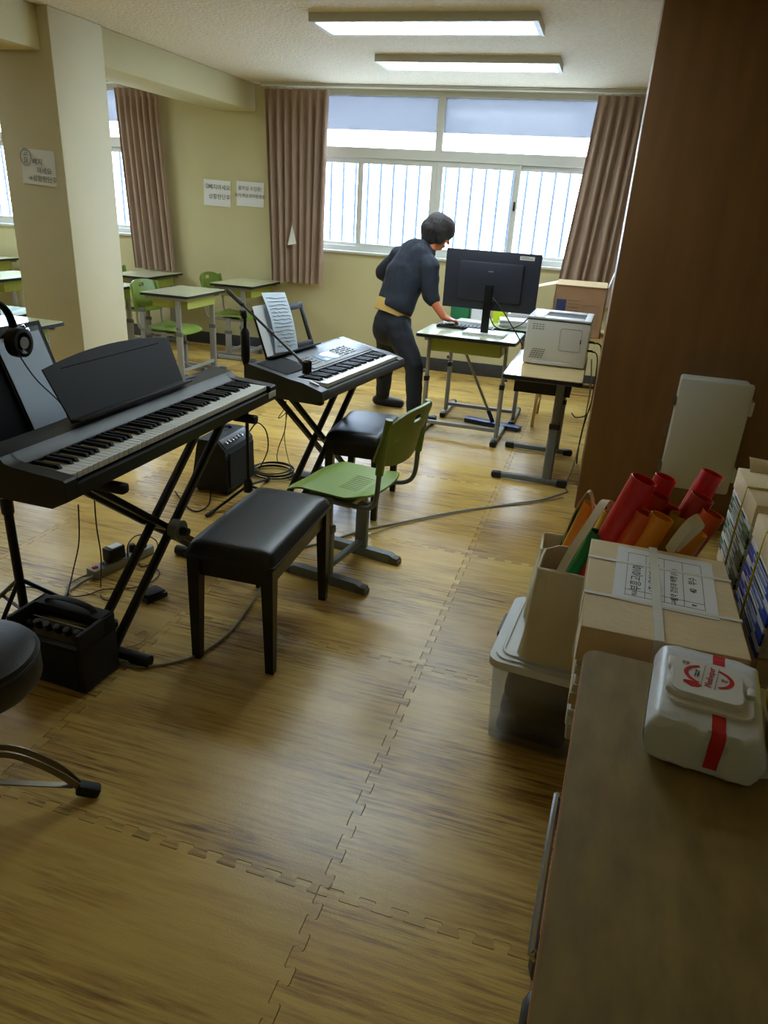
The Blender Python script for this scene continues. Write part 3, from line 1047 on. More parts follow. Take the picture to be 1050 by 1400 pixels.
DG = 'school desks with green trays'
d0 = make_desk('school desk in front of the pillar behind the music stand', 0.755, 'desk_top', 'tray_green', 'grey_tube', group=DG)
d0.location = (-3.54, 3.60, 0)
c1.location = (-3.74, 3.60, 0)
c1.rotation_euler.z = PI
for (x, y, ld, lc) in ((-3.60, 5.87, 'school desk standing right behind the digital piano music rest', 'green chair under the desk behind the digital piano music rest'),
                       (-3.52, 6.93, 'school desk against the wall under the handwritten notices', 'green chair by the wall under the handwritten notices'),
                       (-4.66, 6.88, 'school desk below the curtain next to the pillar', 'green chair at the desk below the curtain next to pillar'),
                       (-4.36, 5.66, 'school desk half hidden by the pillar, toward the notices', 'green chair half hidden by the pillar, toward the notices'),
                       (-5.42, 5.75, 'school desk beyond the pillar on its far side', 'green chair seat showing beyond the pillar above the headphones'),
                       (-6.80, 6.88, 'school desk beyond the pillar under the far window', 'green chair beyond the pillar under the far window')):
    d = dup(d0)
    d.location = (x, y, 0)
    d['label'] = ld
    c = dup(c1)
    c.location = (x - 0.12 + 0.0, y, 0)
    c['label'] = lc

def px_y(x, y, Y):
    """the point on the photo's pixel ray that lies at depth Y"""
    d = RW @ Vector((x - 525, y - 700, FPX))
    return Vector((0, 0, CAM_H)) + d * (Y / d.y)

def px_z(x, y, z=0.0):
    """the point on the photo's pixel ray that lies at height z"""
    d = RW @ Vector((x - 525, y - 700, FPX))
    return Vector((0, 0, CAM_H)) + d * ((z - CAM_H) / d.z)

# ------------------------------------------------------------------ music stand with folder and headphones
ms = thing('music_stand', 'black music stand behind the low end of the digital piano', 'music stand', (-1.84, 1.80, 0))
MB().cyl((0, 0, 0.10), (0, 0, 0.55), 0.016, n=12).build('lower_tube', 'black_metal', ms)
MB().cyl((0, 0, 0.50), (0, 0.0, 0.90), 0.011, n=12).build('upper_tube', 'black_metal', ms)
MB().cyl((0, 0, 0.52), (0, 0, 0.58), 0.021, n=12).build('clutch', 'black_plastic', ms)
for a in (40, 160, 280):
    c, s = math.cos(R(a)), math.sin(R(a))
    MB().tube([(0, 0, 0.26), (0.20 * c, 0.20 * s, 0.10), (0.30 * c, 0.30 * s, 0.008)], 0.008, 8).build('leg', 'black_metal', ms)
    MB().bar((0, 0, 0.12), (0.17 * c, 0.17 * s, 0.13), 0.012, 0.004).build('brace', 'black_metal', ms)
    MB().box((0.30 * c, 0.30 * s, 0.012), (0.03, 0.03, 0.024), R(a), 0.006).build('rubber_foot', 'black_matte', ms)
PM = Matrix.Translation((0.06, 0.07, 0.785)) @ Matrix.Rotation(R(90), 4, 'Z') @ Matrix.Rotation(R(-19), 4, 'X')   # local x along +Y, z up the plate
pl = MB().b2((-0.26, 0, 0), (0.26, 0.004, 0.36)).build('desk_plate', 'black_metal', ms, mtx=PM)
MB().b2((-0.26, -0.055, -0.003), (0.26, 0.004, 0.003), 0.001).b2((-0.26, -0.058, -0.003), (0.26, -0.054, 0.016)).build('ledge', 'black_metal', pl)
PW = Matrix.Translation((-1.84, 1.80, 0)) @ PM
fo = thing('clipboard', 'black clipboard with blue-white paper on the music stand', 'clipboard')
fo.matrix_world = PW @ Matrix.Translation((0.135, -0.008, 0.006)) @ Matrix.Rotation(R(-2), 4, 'Y')
MB().b2((-0.110, 0, 0), (0.112, 0.005, 0.335), 0.001).build('board', 'black_matte', fo)
MB().b2((-0.100, -0.0035, 0.006), (0.104, -0.0015, 0.318)).build('paper_pad', 'paper_blue', fo)
MB().box((0, -0.008, 0.325), (0.11, 0.012, 0.018), None, 0.003).tube([(-0.04, -0.012, 0.33), (-0.03, -0.02, 0.345), (0.03, -0.02, 0.345), (0.04, -0.012, 0.33)], 0.0025, 6).build('clip', 'chrome', fo)
hp = thing('headphones', 'black over-ear headphones hanging on the clipboard', 'headphones', (-1.805, 1.865, 1.085))
arc = [(-0.045 - 0.0 + 0.0, 0.085 * math.cos(a) - 0.055, 0.045 + 0.105 * math.sin(a)) for a in [PI * i / 14 for i in range(15)]]
MB().tube([(p[0] + 0.06, p[1] + 0.0, p[2]) for p in arc], 0.011, 8, sq=(0.6, 1.5)).build('headband', 'black_plastic', hp)
for s, yy in ((1, 0.03), (-1, -0.14)):
    M = Matrix.Rotation(R(90), 4, 'Y')
    cu = MB().lathe([(0.001, -0.02), (0.032, -0.02), (0.042, -0.01), (0.043, 0.012), (0.036, 0.02), (0.001, 0.02)], 24, (0.018, yy, 0.012), M @ Matrix.Diagonal((1.15, 1, 1, 1))).build('ear_cup', 'black_plastic', hp)
    MB().lathe([(0.020, 0.02), (0.030, 0.032), (0.040, 0.030), (0.041, 0.018)], 24, (0.018, yy, 0.012), M @ Matrix.Diagonal((1.15, 1, 1, 1))).build('ear_pad', 'black_vinyl', cu)
    MB().cyl((0.0475, yy, 0.012), (0.0495, yy, 0.012), 0.019, n=20).build('driver_cloth', 'strip_grey', cu)
MB().tube(spline([(0.02, 0.03, -0.03), (0.03, 0.08, -0.12), (0.06, 0.15, -0.22), (0.075, 0.165, -0.30)], 6), 0.0025, 6).build('cord', 'cable_black', hp)

# ------------------------------------------------------------------ microphone stand
mc = thing('microphone_stand', 'black boom microphone stand reaching over the arranger keyboard', 'microphone stand', (-1.715, 3.355, 0))
o = Vector((-1.715, 3.355, 0))
MB().cyl((0, 0, 0.06), (0, 0, 0.80), 0.010, n=12).build('lower_tube', 'black_metal', mc)
MB().tube([(0, 0, 0.76), (0, 0, 0.79), (0, 0, 0.81), (0, 0, 0.93), (0, 0, 0.95)], [0.012, 0.021, 0.023, 0.023, 0.012], 14).build('height_clutch', 'black_matte', mc)
MB().cyl((0, 0, 0.93), (0, 0, 1.03), 0.008, n=10).build('upper_tube', 'black_metal', mc)
MB().tube([(0, 0, 0.05), (0, 0, 0.10), (0, 0, 0.13)], [0.026, 0.026, 0.014], 14).build('hub', 'black_plastic', mc)
for a in (-106, 5, 95):
    c, s = math.cos(R(a)), math.sin(R(a))
    MB().tube([(0.012 * c, 0.012 * s, 0.085), (0.30 * c, 0.30 * s, 0.012)], 0.008, 8).build('leg', 'black_metal', mc)
    MB().cyl((0.27 * c, 0.27 * s, 0.018), (0.325 * c, 0.325 * s, 0.010), 0.012, 0.010, 10).build('rubber_foot', 'black_matte', mc)
pv = px_y(330, 428, 3.35) - o
b0 = px_y(312, 398, 3.38) - o
b1 = px_y(412, 494, 2.97) - o
MB().tube([(0, 0, 1.0), (pv.x * 0.5, pv.y * 0.5, 1.03), tuple(pv)], [0.014, 0.02, 0.017], 10).build('swivel', 'black_plastic', mc)
MB().tube([tuple(b0), tuple(b0.lerp(b1, 0.22))], [0.012, 0.011], 10).build('counterweight', 'black_matte', mc)
MB().tube([tuple(b0), tuple(b1)], 0.0065, 10).build('boom', 'black_metal', mc)
MB().cyl(tuple(b0.lerp(b1, 0.58)), tuple(b0.lerp(b1, 0.64)), 0.010, n=10).build('boom_clutch', 'black_plastic', mc)
dr = (b1 - b0).normalized()
MB().tube([tuple(b1 - dr * 0.01), tuple(b1 + dr * 0.035)], [0.010, 0.012], 10).build('clip_joint', 'black_plastic', mc)
e = b1 + dr * 0.05
ring_ = MB().grid(lambda u, v: (e.x + (0.021 - 0.0 * v) * math.cos(R(300) * u + 0.5), e.y + 0.021 * math.sin(R(300) * u + 0.5), e.z - 0.03 + 0.055 * v), 20, 3, 0.004)
ring_.build('microphone_clip', 'black_plastic', mc)

# ------------------------------------------------------------------ amplifiers
am1 = thing('guitar_amplifier', 'black wedge amplifier with chrome knobs behind the microphone stand', 'amplifier', (-1.84, 3.35, 0), R(0), 'black amplifiers')
side = [(-0.235, 0.02), (-0.18, 0.315), (-0.06, 0.315), (-0.012, 0.262), (0.0, 0.02)]
MB().prism(side, 0, 0.34, 'y').build('cabinet', 'tolex', am1)
MB().b2((-0.004, 0.025, 0.04), (0.006, 0.315, 0.245)).build('speaker_cloth', 'grille', am1)
pm = Matrix.Translation((-0.036, 0.17, 0.291)) @ Matrix.Rotation(R(47.5), 4, 'Y')
cp = MB().box((0, 0, 0), (0.066, 0.30, 0.006), None, 0.001).build('control_panel', 'dark_silver', am1, mtx=pm)
for k in range(6):
    MB().lathe([(0.011, 0), (0.010, 0.012), (0.001, 0.013)], 14).build('knob', 'chrome', cp, (0.0, -0.12 + k * 0.036, 0.003))
MB().tube(bez((-0.12, 0.07, 0.315), (-0.12, 0.08, 0.355), (-0.12, 0.26, 0.355), (-0.12, 0.27, 0.315), 10), 0.010, 8).build('handle', 'black_matte', am1)
for x, y in ((-0.20, 0.04), (-0.20, 0.30), (-0.03, 0.04), (-0.03, 0.30)):
    MB().cyl((x, y, 0), (x, y, 0.022), 0.016, n=12).build('rubber_foot', 'black_matte', am1)

am2 = thing('practice_amplifier', 'small black box amplifier on the floor beside the drum throne', 'amplifier', (-1.437, 1.60, 0), R(-3), 'black amplifiers')
cb = MB()
cb.b2((-0.30, 0.0, 0.006), (0, 0.175, 0.175), 0.004).b2((-0.30, 0.115, 0.16), (0, 0.175, 0.232), 0.004).b2((-0.30, 0, 0.16), (-0.285, 0.175, 0.232), 0.003).b2((-0.015, 0, 0.16), (0, 0.175, 0.232), 0.003)
cb.build('cabinet', 'tolex', am2)
cp = MB().box((0, 0, 0), (0.265, 0.10, 0.006), None, 0.001).build('control_panel', 'black_gloss', am2, mtx=Matrix.Translation((-0.15, 0.068, 0.190)) @ Matrix.Rotation(R(17), 4, 'X'))
for k in range(5):
    MB().lathe([(0.013, 0), (0.012, 0.016), (0.001, 0.017)], 14).build('knob', 'black_plastic', cp, (-0.075 + k * 0.042, -0.01, 0.003))
MB().cyl((-0.115, -0.01, 0.0), (-0.115, -0.01, 0.008), 0.008, n=12).build('jack', 'chrome', cp)
MB().b2((-0.12, 0.018, 0.003), (0.11, 0.022, 0.0036)).build('print_line', 'strip_grey', cp)
MB().tube(bez((-0.26, 0.145, 0.232), (-0.25, 0.145, 0.262), (-0.07, 0.145, 0.262), (-0.06, 0.145, 0.232), 10), 0.010, 8, sq=(0.5, 1.4)).build('handle', 'black_matte', am2)
MB().b2((-0.28, -0.004, 0.03), (-0.02, 0.002, 0.165)).build('speaker_cloth', 'grille', am2)

# ------------------------------------------------------------------ drum throne
th = thing('drum_throne', 'round black padded drum throne on a flat-bar tripod', 'drum stool', (-1.36, 1.085, 0))
MB().lathe([(0.001, 0.425), (0.13, 0.425), (0.16, 0.432), (0.168, 0.445), (0.168, 0.50), (0.160, 0.522), (0.13, 0.532), (0.001, 0.534)], 40, (0.03, 0.01, 0)).build('seat_pad', 'black_vinyl', th)
MB().tube([(0.03 + 0.1665 * math.cos(a), 0.01 + 0.1665 * math.sin(a), 0.508) for a in [2 * PI * i / 40 for i in range(40)]], 0.004, 6, True).build('piping', 'black_vinyl', th)
MB().cyl((0.0, 0.0, 0.10), (0.02, 0.005, 0.425), 0.017, n=14).build('post', 'chrome', th)
for a in (36, 156, 276):
    c, s = math.cos(R(a)), math.sin(R(a))
    nx_, ny_ = -s, c
    lg = None
    for q in (-1, 1):
        off = 0.014
        pts = spline([(0.02 * c + q * off * nx_, 0.02 * s + q * off * ny_, 0.215), (0.10 * c + q * off * nx_, 0.10 * s + q * off * ny_, 0.195), (0.19 * c + q * off * nx_, 0.19 * s + q * off * ny_, 0.115), (0.245 * c + q * 0.006 * nx_, 0.245 * s + q * 0.006 * ny_, 0.035)], 5)
        b = MB()
        for i in range(len(pts) - 1):
            b.bar(pts[i], pts[i + 1] + (pts[i + 1] - pts[i]) * 0.06, 0.004, 0.018, (0, 0, 1))
        b.build('leg', 'steel_dull', th)
    MB().bar((0.02 * c, 0.02 * s, 0.115), (0.225 * c, 0.225 * s, 0.045), 0.018, 0.004, (0, 0, 1)).build('brace', 'steel_dull', th)
    M = Matrix.Translation((0.262 * c, 0.262 * s, 0.022)) @ Matrix.Rotation(R(a), 4, 'Z') @ Matrix.Rotation(R(28), 4, 'Y')
    MB().box((0, 0, 0), (0.065, 0.036, 0.036), M.to_3x3().to_4x4(), 0.010).build('rubber_foot', 'black_matte', th, mtx=Matrix.Translation(M.translation))
MB().cyl((0, 0, 0.085), (0, 0, 0.145), 0.026, n=14).build('lower_collar', 'chrome', th)
MB().cyl((0, 0, 0.195), (0, 0, 0.24), 0.026, n=14).build('upper_collar', 'chrome', th)
MB().bar((0.02, 0.02, 0.10), (0.075, -0.01, 0.10), 0.012, 0.006).build('wing_nut', 'chrome', th)

# ------------------------------------------------------------------ power strip, adapter, pedals
sp = thing('power_strip', 'grey multi-socket power strip on the floor under the piano', 'power strip', (-1.885, 2.43, 0), R(75))
MB().box((0, 0, 0.022), (0.33, 0.060, 0.044), None, 0.006).build('housing', 'strip_grey', sp)
for k in range(5):
    MB().lathe([(0.020, 0), (0.020, 0.002), (0.001, 0.002)], 20).build('socket', 'cap_grey', sp, (-0.09 + k * 0.052, 0, 0.044))
MB().box((-0.14, 0, 0.047), (0.022, 0.018, 0.008), None, 0.002).build('switch', 'red_print', sp)
ad = thing('power_adapter', 'black plug-in power adapter with white print on the power strip', 'adapter', (-1.89, 2.39, 0.0465), R(75))
MB().box((0, 0, 0.034), (0.085, 0.052, 0.064), None, 0.006).build('case', 'black_plastic', ad)
MB().b2((-0.02, -0.018, 0.0655), (0.035, 0.018, 0.0668)).build('rating_label', 'tag_white', ad)
ad2 = thing('plug', 'black angled mains plug in the power strip', 'plug', (-1.865, 2.49, 0.0465), R(75))
MB().tube([(0, 0, 0), (0, 0, 0.02), (0.0, 0.0, 0.035)], [0.017, 0.018, 0.012], 12).build('plug_body', 'black_plastic', ad2)
ad3 = thing('plug', 'black round mains plug at the end of the power strip', 'plug', (-1.85, 2.545, 0.0465), R(75))
MB().tube([(0, 0, 0), (0, 0, 0.018), (0.01, 0.0, 0.03)], [0.019, 0.019, 0.010], 12).build('plug_body', 'black_plastic', ad3)

def pedal(label, loc, rz, w, l):
    t = thing('foot_pedal', label, 'foot pedal', loc, rz, 'black foot pedals')
    MB().prism([(-l / 2, 0), (l / 2, 0), (l / 2, 0.018), (-l / 2, 0.026)], -w / 2, w / 2, 'y').build('base', 'black_plastic', t)
    MB().box((0, 0, 0.030), (l * 0.9, w * 0.85, 0.008), Matrix.Rotation(R(5), 4, 'Y'), 0.003).build('treadle', 'black_matte', t)
    return t
pedal('black sustain pedal on the floor beneath the piano stand', (-1.60, 2.235, 0), R(70), 0.075, 0.10)
pedal('flat dark pedal on the floor beside the coiled cables', (-1.50, 3.78, 0), R(10), 0.11, 0.17)

# ------------------------------------------------------------------ cables
def cable(label, pts, r, mt='cable_black', sub=7, name='cable'):
    return tag(MB().tube(spline(pts, sub), r, 6).build(name, mt), label, 'cable')
F = lambda x, y, z=0.006: tuple(px_z(x, y, z))
cable('long grey cable running from the printer desk across to the small amplifier', [F(776, 672), F(740, 683), F(690, 690), F(620, 700), F(550, 714), F(500, 724), F(455, 738), F(405, 752), F(372, 775), F(350, 815), F(318, 860), F(280, 890), F(240, 905), F(190, 912), F(160, 905)], 0.0055, 'cable_grey')
cable('second thin grey cable lying beside the long grey cable', [F(770, 680), F(730, 687), F(680, 692), F(600, 706), F(540, 719), F(500, 733)], 0.003, 'cable_grey')
cable('grey power lead from the power strip curling to the small amplifier', [F(127, 788, 0.02), F(105, 800), F(88, 815), F(100, 826), F(125, 830), F(140, 840), F(128, 852)], 0.006, 'cable_grey')
cable('black cord hanging from the piano past the power strip', [tuple(px_y(107, 690, 2.02)), tuple(px_y(108, 740, 2.05)), tuple(px_y(100, 780, 2.07)), F(92, 815), F(88, 835)], 0.0028)
cable('black cord hanging from the piano onto the floor by the strip', [tuple(px_y(129, 682, 2.10)), tuple(px_y(132, 720, 2.12)), tuple(px_y(138, 760, 2.15)), F(138, 800), F(140, 818), F(158, 822)], 0.0028)
cable('black adapter cord lying in loops around the power strip', [F(142, 770, 0.05), F(125, 783), F(105, 792), F(92, 803), F(98, 815), F(120, 813), F(140, 806), F(165, 805), F(185, 803), F(205, 797), F(218, 785), F(214, 777)], 0.0028)
cable('black cord arching out of the power strip plug', [F(175, 762, 0.075), F(175, 745, 0.12), F(185, 733, 0.13), F(200, 732, 0.09), F(215, 742, 0.03), F(212, 765), F(195, 775), F(190, 770)], 0.003)
cable('black cord curving over the floor behind the small amplifier', [F(0, 812), F(30, 803), F(55, 806), F(68, 820), F(60, 832), F(40, 840)], 0.003)
cable('thin beige cord loop on the floor by the piano stand foot', [F(172, 885), F(190, 880), F(203, 868), F(198, 862), F(185, 868)], 0.002, 'wood_light')
cable('black cord looping out of the wedge amplifier on the floor', [F(240, 672), F(255, 692), F(270, 699), F(285, 690), F(288, 672)], 0.004)
cable('black lead arching up beside the wedge amplifier', [tuple(px_y(341, 590, 3.62)), tuple(px_y(352, 578, 3.66)), tuple(px_y(364, 590, 3.68)), tuple(px_y(366, 615, 3.72)), F(355, 640), F(350, 648)], 0.004)
cable('thin black cord hanging from the arranger keyboard to the floor', [tuple(px_y(391, 548, 3.30)), tuple(px_y(390, 585, 3.35)), tuple(px_y(380, 615, 3.45)), F(380, 632), F(395, 655), F(405, 650)], 0.0028)
cable('thin black cord knotted below the arranger keyboard', [tuple(px_y(388, 548, 3.28)), tuple(px_y(392, 562, 3.3)), tuple(px_y(381, 572, 3.31)), tuple(px_y(384, 566, 3.31)), tuple(px_y(393, 558, 3.3)), tuple(px_y(389, 600, 3.4)), F(398, 640), F(410, 652)], 0.0022)
c = Vector(px_z(374, 648))
pts = []
for i in range(26 * 5):
    k = i / 26
    pts.append((c.x + (0.12 + 0.014 * math.sin(k * 2.3)) * math.cos(2 * PI * k + 0.3 * k), c.y + (0.11 + 0.012 * math.cos(k * 1.7)) * math.sin(2 * PI * k + 0.3 * k), 0.006 + 0.0075 * k))
tag(MB().tube(pts, 0.0045, 6).build('cable_coil', 'cable_black'), 'coil of black cable on the floor beside the wedge amplifier', 'cable')

# ------------------------------------------------------------------ junction box on the wooden pier
jb = thing('junction_box', 'light grey plastic junction box with latches on the brown wooden pier', 'junction box', (0.635, 4.02, 0.27))
MB().box((0, -0.055, 0.29), (0.33, 0.11, 0.575), None, 0.012).build('case', 'abs_grey', jb)
lid_ = MB().box((0, -0.130, 0.288), (0.352, 0.036, 0.590), None, 0.014).build('lid', 'abs_grey', jb)
MB().b2((-0.165, -0.113, 0.01), (0.165, -0.108, 0.57)).build('gasket', 'vent_dark', jb)
for z in (0.10, 0.46):
    h_ = MB().box((0.183, -0.105, z), (0.022, 0.07, 0.075), None, 0.005).build('hinge', 'abs_grey', jb)
    MB().box((-0.183, -0.115, z), (0.014, 0.06, 0.05), None, 0.003).build('latch', 'steel_dull', jb)
MB().tube([(-0.186, -0.13, 0.27), (-0.20, -0.13, 0.28), (-0.20, -0.13, 0.32), (-0.186, -0.13, 0.33)], 0.004, 6).build('hasp', 'steel_dull', jb)

# ------------------------------------------------------------------ cabinet with the wipes on it
CZ = 0.80
cbx = thing('storage_cabinet', 'brown wood-topped cabinet with a long metal side handle', 'cabinet', (0.085, 1.246, 0), R(-2.4))
topo = rpoly(1.05, 2.05, 0.025, 5, 0.525, -1.025)
MB().prism(topo, CZ - 0.004, CZ).build('top_laminate', 'table_top', cbx)
MB().prism(rpoly(1.054, 2.054, 0.027, 5, 0.525, -1.025), CZ - 0.028, CZ - 0.0042).build('top_edge', 'table_edge', cbx)
MB().b2((0.022, -2.03, 0.04), (1.03, -0.02, CZ - 0.028)).build('body', 'brown_panel', cbx)
for x in (0.06, 0.98):
    for y in (-1.98, -0.07):
        MB().cyl((x, y, 0), (x, y, 0.042), 0.025, n=14).build('foot', 'black_plastic', cbx)
hd = MB().tube(spline([(0.024, -0.340, 0.735), (-0.002, -0.345, 0.735), (-0.007, -0.36, 0.735), (-0.007, -0.60, 0.735), (-0.002, -0.615, 0.735), (0.024, -0.62, 0.735)], 4), 0.006, 8).build('side_handle', 'chrome', cbx)
for y in (-0.355, -0.605, -0.68):
    MB().box((0.014, y, 0.715), (0.045, 0.05, 0.05), None, 0.016).build('corner_bumper', 'bumper', cbx)

WZ = CZ
wp = thing('wet_wipes', 'white pack of wet wipes with a flip lid and red stripe', 'wet wipes', (0.274, 1.072, WZ), R(-7))
PW_, PD, PH = 0.172, 0.235, 0.082
def pack(u, v):
    """closed pillow skin: u around the section in y-z, v along x"""
    x = (v - 0.5) * 2
    a = 2 * PI * u
    e = 7.0
    ca, sa = math.cos(a), math.sin(a)
    yy = math.copysign(abs(ca) ** (2 / e), ca)
    zz = math.copysign(abs(sa) ** (2 / e), sa)
    k = max(0.10, 1 - abs(x) ** 16 * 0.90)
    kd = 1 - 0.06 * abs(x) ** 6
    p = Vector((x * PW_ / 2, yy * PD / 2 * kd * (1.06 - 0.10 * (zz + 1) / 2), 0))
    p.z = PH / 2 + zz * PH / 2 * (k * 0.85 + 0.15)
    w = (0.35 - abs(noise.noise(Vector((p.x * 22 + 3, p.y * 19, p.z * 26))))) * 0.016 * (0.3 if zz > 0.9 else 1.0)
    p += Vector((0.3 * w, math.copysign(w, yy) if abs(yy) > 0.8 else w * 0.4, 0.4 * w if zz > -0.9 else 0))
    p.z = max(p.z, 0.0008)
    return p
fp = MB().grid(pack, 64, 44)
fp.build('film_pack', 'wipe_film', wp, smooth=30)
def stripe(u, v):
    q = pack(0.985 + 0.53 * u, 0.53 + 0.115 * v)
    c = Vector((q.x, 0, PH / 2))
    return q + (q - c).normalized() * 0.0012
MB().grid(stripe, 40, 6).build('red_stripe', 'red_print', wp, smooth=60)
for s in (1,):
    MB().grid(lambda u, v: (s * (PW_ / 2 - 0.004 + 0.016 * v), -PD / 2 * 0.93 + PD * 0.93 * u, 0.018 + 0.010 * math.sin(9 * u + s) * v + 0.012 * (1 if s > 0 else 0.4) * v * math.sin(4 * u)), 26, 3, 0.001).build('end_seal', 'wipe_film', wp, smooth=60)
lz = PH + 0.002
ld_ = MB().prism(rpoly(0.128, 0.132, 0.022, 5, 0.0, -0.006), lz - 0.006, lz + 0.004).build('lid_base', 'wipe_lid', wp)
lt = MB()
lt.prism(rpoly(0.112, 0.108, 0.018, 5, -0.006, -0.004), lz + 0.004, lz + 0.012)
lt.prism(rpoly(0.106, 0.102, 0.017, 5, -0.006, -0.004), lz + 0.012, lz + 0.0145)
lto = lt.build('flip_lid', 'wipe_lid', wp)
MB().box((0.060, -0.004, lz + 0.009), (0.012, 0.022, 0.010), None, 0.003).build('lid_tab', 'wipe_lid', lto)
for y in (-0.034, 0.030):
    MB().box((-0.060, y, lz + 0.008), (0.014, 0.032, 0.010), None, 0.003).build('hinge', 'wipe_lid', lto)
zt2 = lz + 0.0149
rp = lambda r, g, n=40, a0=0.0, a1=2 * PI: [(-0.004 + r * math.cos(a0 + (a1 - a0) * i / n), 0.004 + g * math.sin(a0 + (a1 - a0) * i / n), zt2) for i in range(n + 1)]
for a0, a1 in ((R(25), R(155)), (R(205), R(335))):
    def ringf(u, v, a0=a0, a1=a1):
        a = a0 + (a1 - a0) * u + R(90)
        r = 0.030 - 0.0055 * v
        return (-0.004 + 1.28 * r * math.cos(a), 0.004 + r * math.sin(a), zt2)
    MB().grid(ringf, 24, 1).build('ring_print', 'red_print', lto)
ROT = Matrix.Rotation(R(84), 4, 'Z')
text('Mediwiper', 0.0155, 'red_print', lto, Matrix.Translation((-0.002, 0.004, zt2 + 0.0003)) @ ROT, 'brand_lettering', wide=0.92)
for dx in (-0.011, 0.010):
    MB().box((-0.002 + dx, 0.004, zt2), (0.0006, 0.066, 0.0004), R(-6)).build('print_line', 'ink', lto)
text('99.9% CARE\nDISINFECT', 0.0042, 'ink', lto, Matrix.Translation((-0.022, 0.006, zt2 + 0.0003)) @ ROT)
text('100\n매', 0.006, 'red_print', lto, Matrix.Translation((0.020, 0.003, zt2 + 0.0003)) @ ROT)
text('소독\n티슈', 0.006, 'red_print', lto, Matrix.Translation((-0.040, 0.030, zt2 + 0.0003)) @ ROT)
MB().prism([(-0.042, -0.028), (-0.030, -0.036), (-0.020, -0.034), (-0.014, -0.028), (-0.020, -0.022), (-0.030, -0.020), (-0.042, -0.022)], zt2 - 0.0002, zt2 + 0.0003).build('badge_print', 'red_print', lto)

yc = thing('yellow_cloth', 'yellow knitted pouch beside the wet wipes pack', 'pouch', (0.426, 1.10, CZ), R(2))
MB().grid(lambda u, v: (0.05 * math.sin(PI * v) * math.cos(2 * PI * u) * (1 + 0.06 * math.sin(22 * u)), 0.085 * math.sin(PI * v) * math.sin(2 * PI * u) * (1 + 0.06 * math.sin(22 * u)), 0.05 - 0.05 * math.cos(PI * v)), 44, 16).build('knit_bag', 'yellow_soft', yc, smooth=60)
MB().tube([(0.03 * math.cos(a), 0.05 * math.sin(a), 0.094) for a in [2 * PI * i / 20 for i in range(20)]], 0.006, 6, True).build('drawcord', 'yellow_soft', yc)

# ------------------------------------------------------------------ bundles of books
def bundle(label, loc, rz, w, d, h, seed, top_paper=True, group='kraft wrapped book bundles', skirt=0.05, n=9, cat='book bundle'):
    t = thing('book_bundle', label, cat, loc, rz, group)
    r = random.Random(seed)
    th_ = (h - 0.006) / n
    for k in range(n):
        jx, jy = r.uniform(-0.004, 0.004), r.uniform(-0.004, 0.004)
        MB().box((jx, jy, (k + 0.5) * th_), (w - 0.012, d - 0.012, th_ - 0.0016), R(r.uniform(-0.6, 0.6)), 0.002, 1).build('book', r.choice(['page_edge', 'page_edge', 'cover_white']), t)
    if top_paper:
        MB().box((0, 0, h - 0.003), (w, d, 0.004), None, 0.0015, 1).b2((-w / 2, -d / 2, h - skirt), (w / 2, -d / 2 + 0.002, h - 0.002)).b2((-w / 2, d / 2 - 0.002, h - skirt), (w / 2, d / 2, h - 0.002)) \
            .b2((-w / 2, -d / 2, h - skirt * 0.8), (-w / 2 + 0.002, d / 2, h - 0.002)).b2((w / 2 - 0.002, -d / 2, h - skirt * 0.8), (w / 2, d / 2, h - 0.002)).build('wrapping', 'kraft', t)
    return t

KX, KY, KR = 0.240, 1.555, R(-1.0)
z = 0.0
for i, (hh, lab) in enumerate(((0.27, 'kraft wrapped book bundle lying on the floor behind the cabinet'), (0.22, 'kraft wrapped book bundle in the middle of the labelled stack'), (0.135, 'book bundle right under the white labelled kraft bundle'))):
    bundle(lab, (KX + (0.085 if i < 2 else 0), KY, z), KR, 0.27 if i < 2 else 0.318, 0.445, hh, i, n=max(4, int(hh / 0.022)), skirt=0.07 if i < 2 else 0.03)
    z += hh + 0.001
kb = bundle('kraft wrapped book bundle with a printed label and white straps', (KX, KY, z), KR, 0.325, 0.455, 0.80 - z, 7, n=7, skirt=0.085)
h = 0.80 - z
for y in (-0.075, 0.115):
    st = MB()
    st.b2((-0.1635, y - 0.006, h), (0.1635, y + 0.006, h + 0.0012)).b2((-0.165, y - 0.006, 0), (-0.1635, y + 0.006, h + 0.0012)).b2((0.1635, y - 0.006, 0), (0.165, y + 0.006, h + 0.0012))
    st.build('strap', 'strap_white', kb)
st = MB()
st.b2((-0.019, -0.229, h + 0.001), (0.001, 0.229, h + 0.0026)).b2((-0.019, -0.2305, 0), (0.001, -0.2288, h + 0.0026)).b2((-0.019, 0.2288, 0), (0.001, 0.2305, h + 0.0026))
st.build('strap', 'strap_white', kb)
lab = MB().b2((-0.112, -0.145, h - 0.0002), (0.112, 0.145, h + 0.0006)).build('paper_label', 'paper', kb, (0.012, 0.058, 0), R(-2.2))
lz = h + 0.0008
for x in (-0.085, -0.042, 0.0, 0.042, 0.085):
    MB().box((x, 0.0, lz), (0.0009, 0.23, 0.0004)).build('table_line', 'ink', lab)
for y in (-0.115, -0.088, 0.115):
    MB().box((0, y, lz), (0.171, 0.0009, 0.0004)).build('table_line', 'ink', lab)
RT = Matrix.Rotation(R(90), 4, 'Z')
for s, x, y, sz in (('부흥고(010)', -0.062, -0.020, 0.028), ('(주)음악과생활', -0.022, 0.0, 0.026), ('음악 감상과 비평 (1-1)', 0.022, -0.015, 0.018), ('40   부수', 0.064, 0.0, 0.022),
                    ('학교', -0.064, -0.102, 0.013), ('상호', -0.021, -0.102, 0.013), ('교재', 0.021, -0.102, 0.013), ('계', 0.064, -0.102, 0.013)):
    text(s, sz, 'ink', lab, Matrix.Translation((x, y, lz + 0.0002)) @ RT, 'lettering')

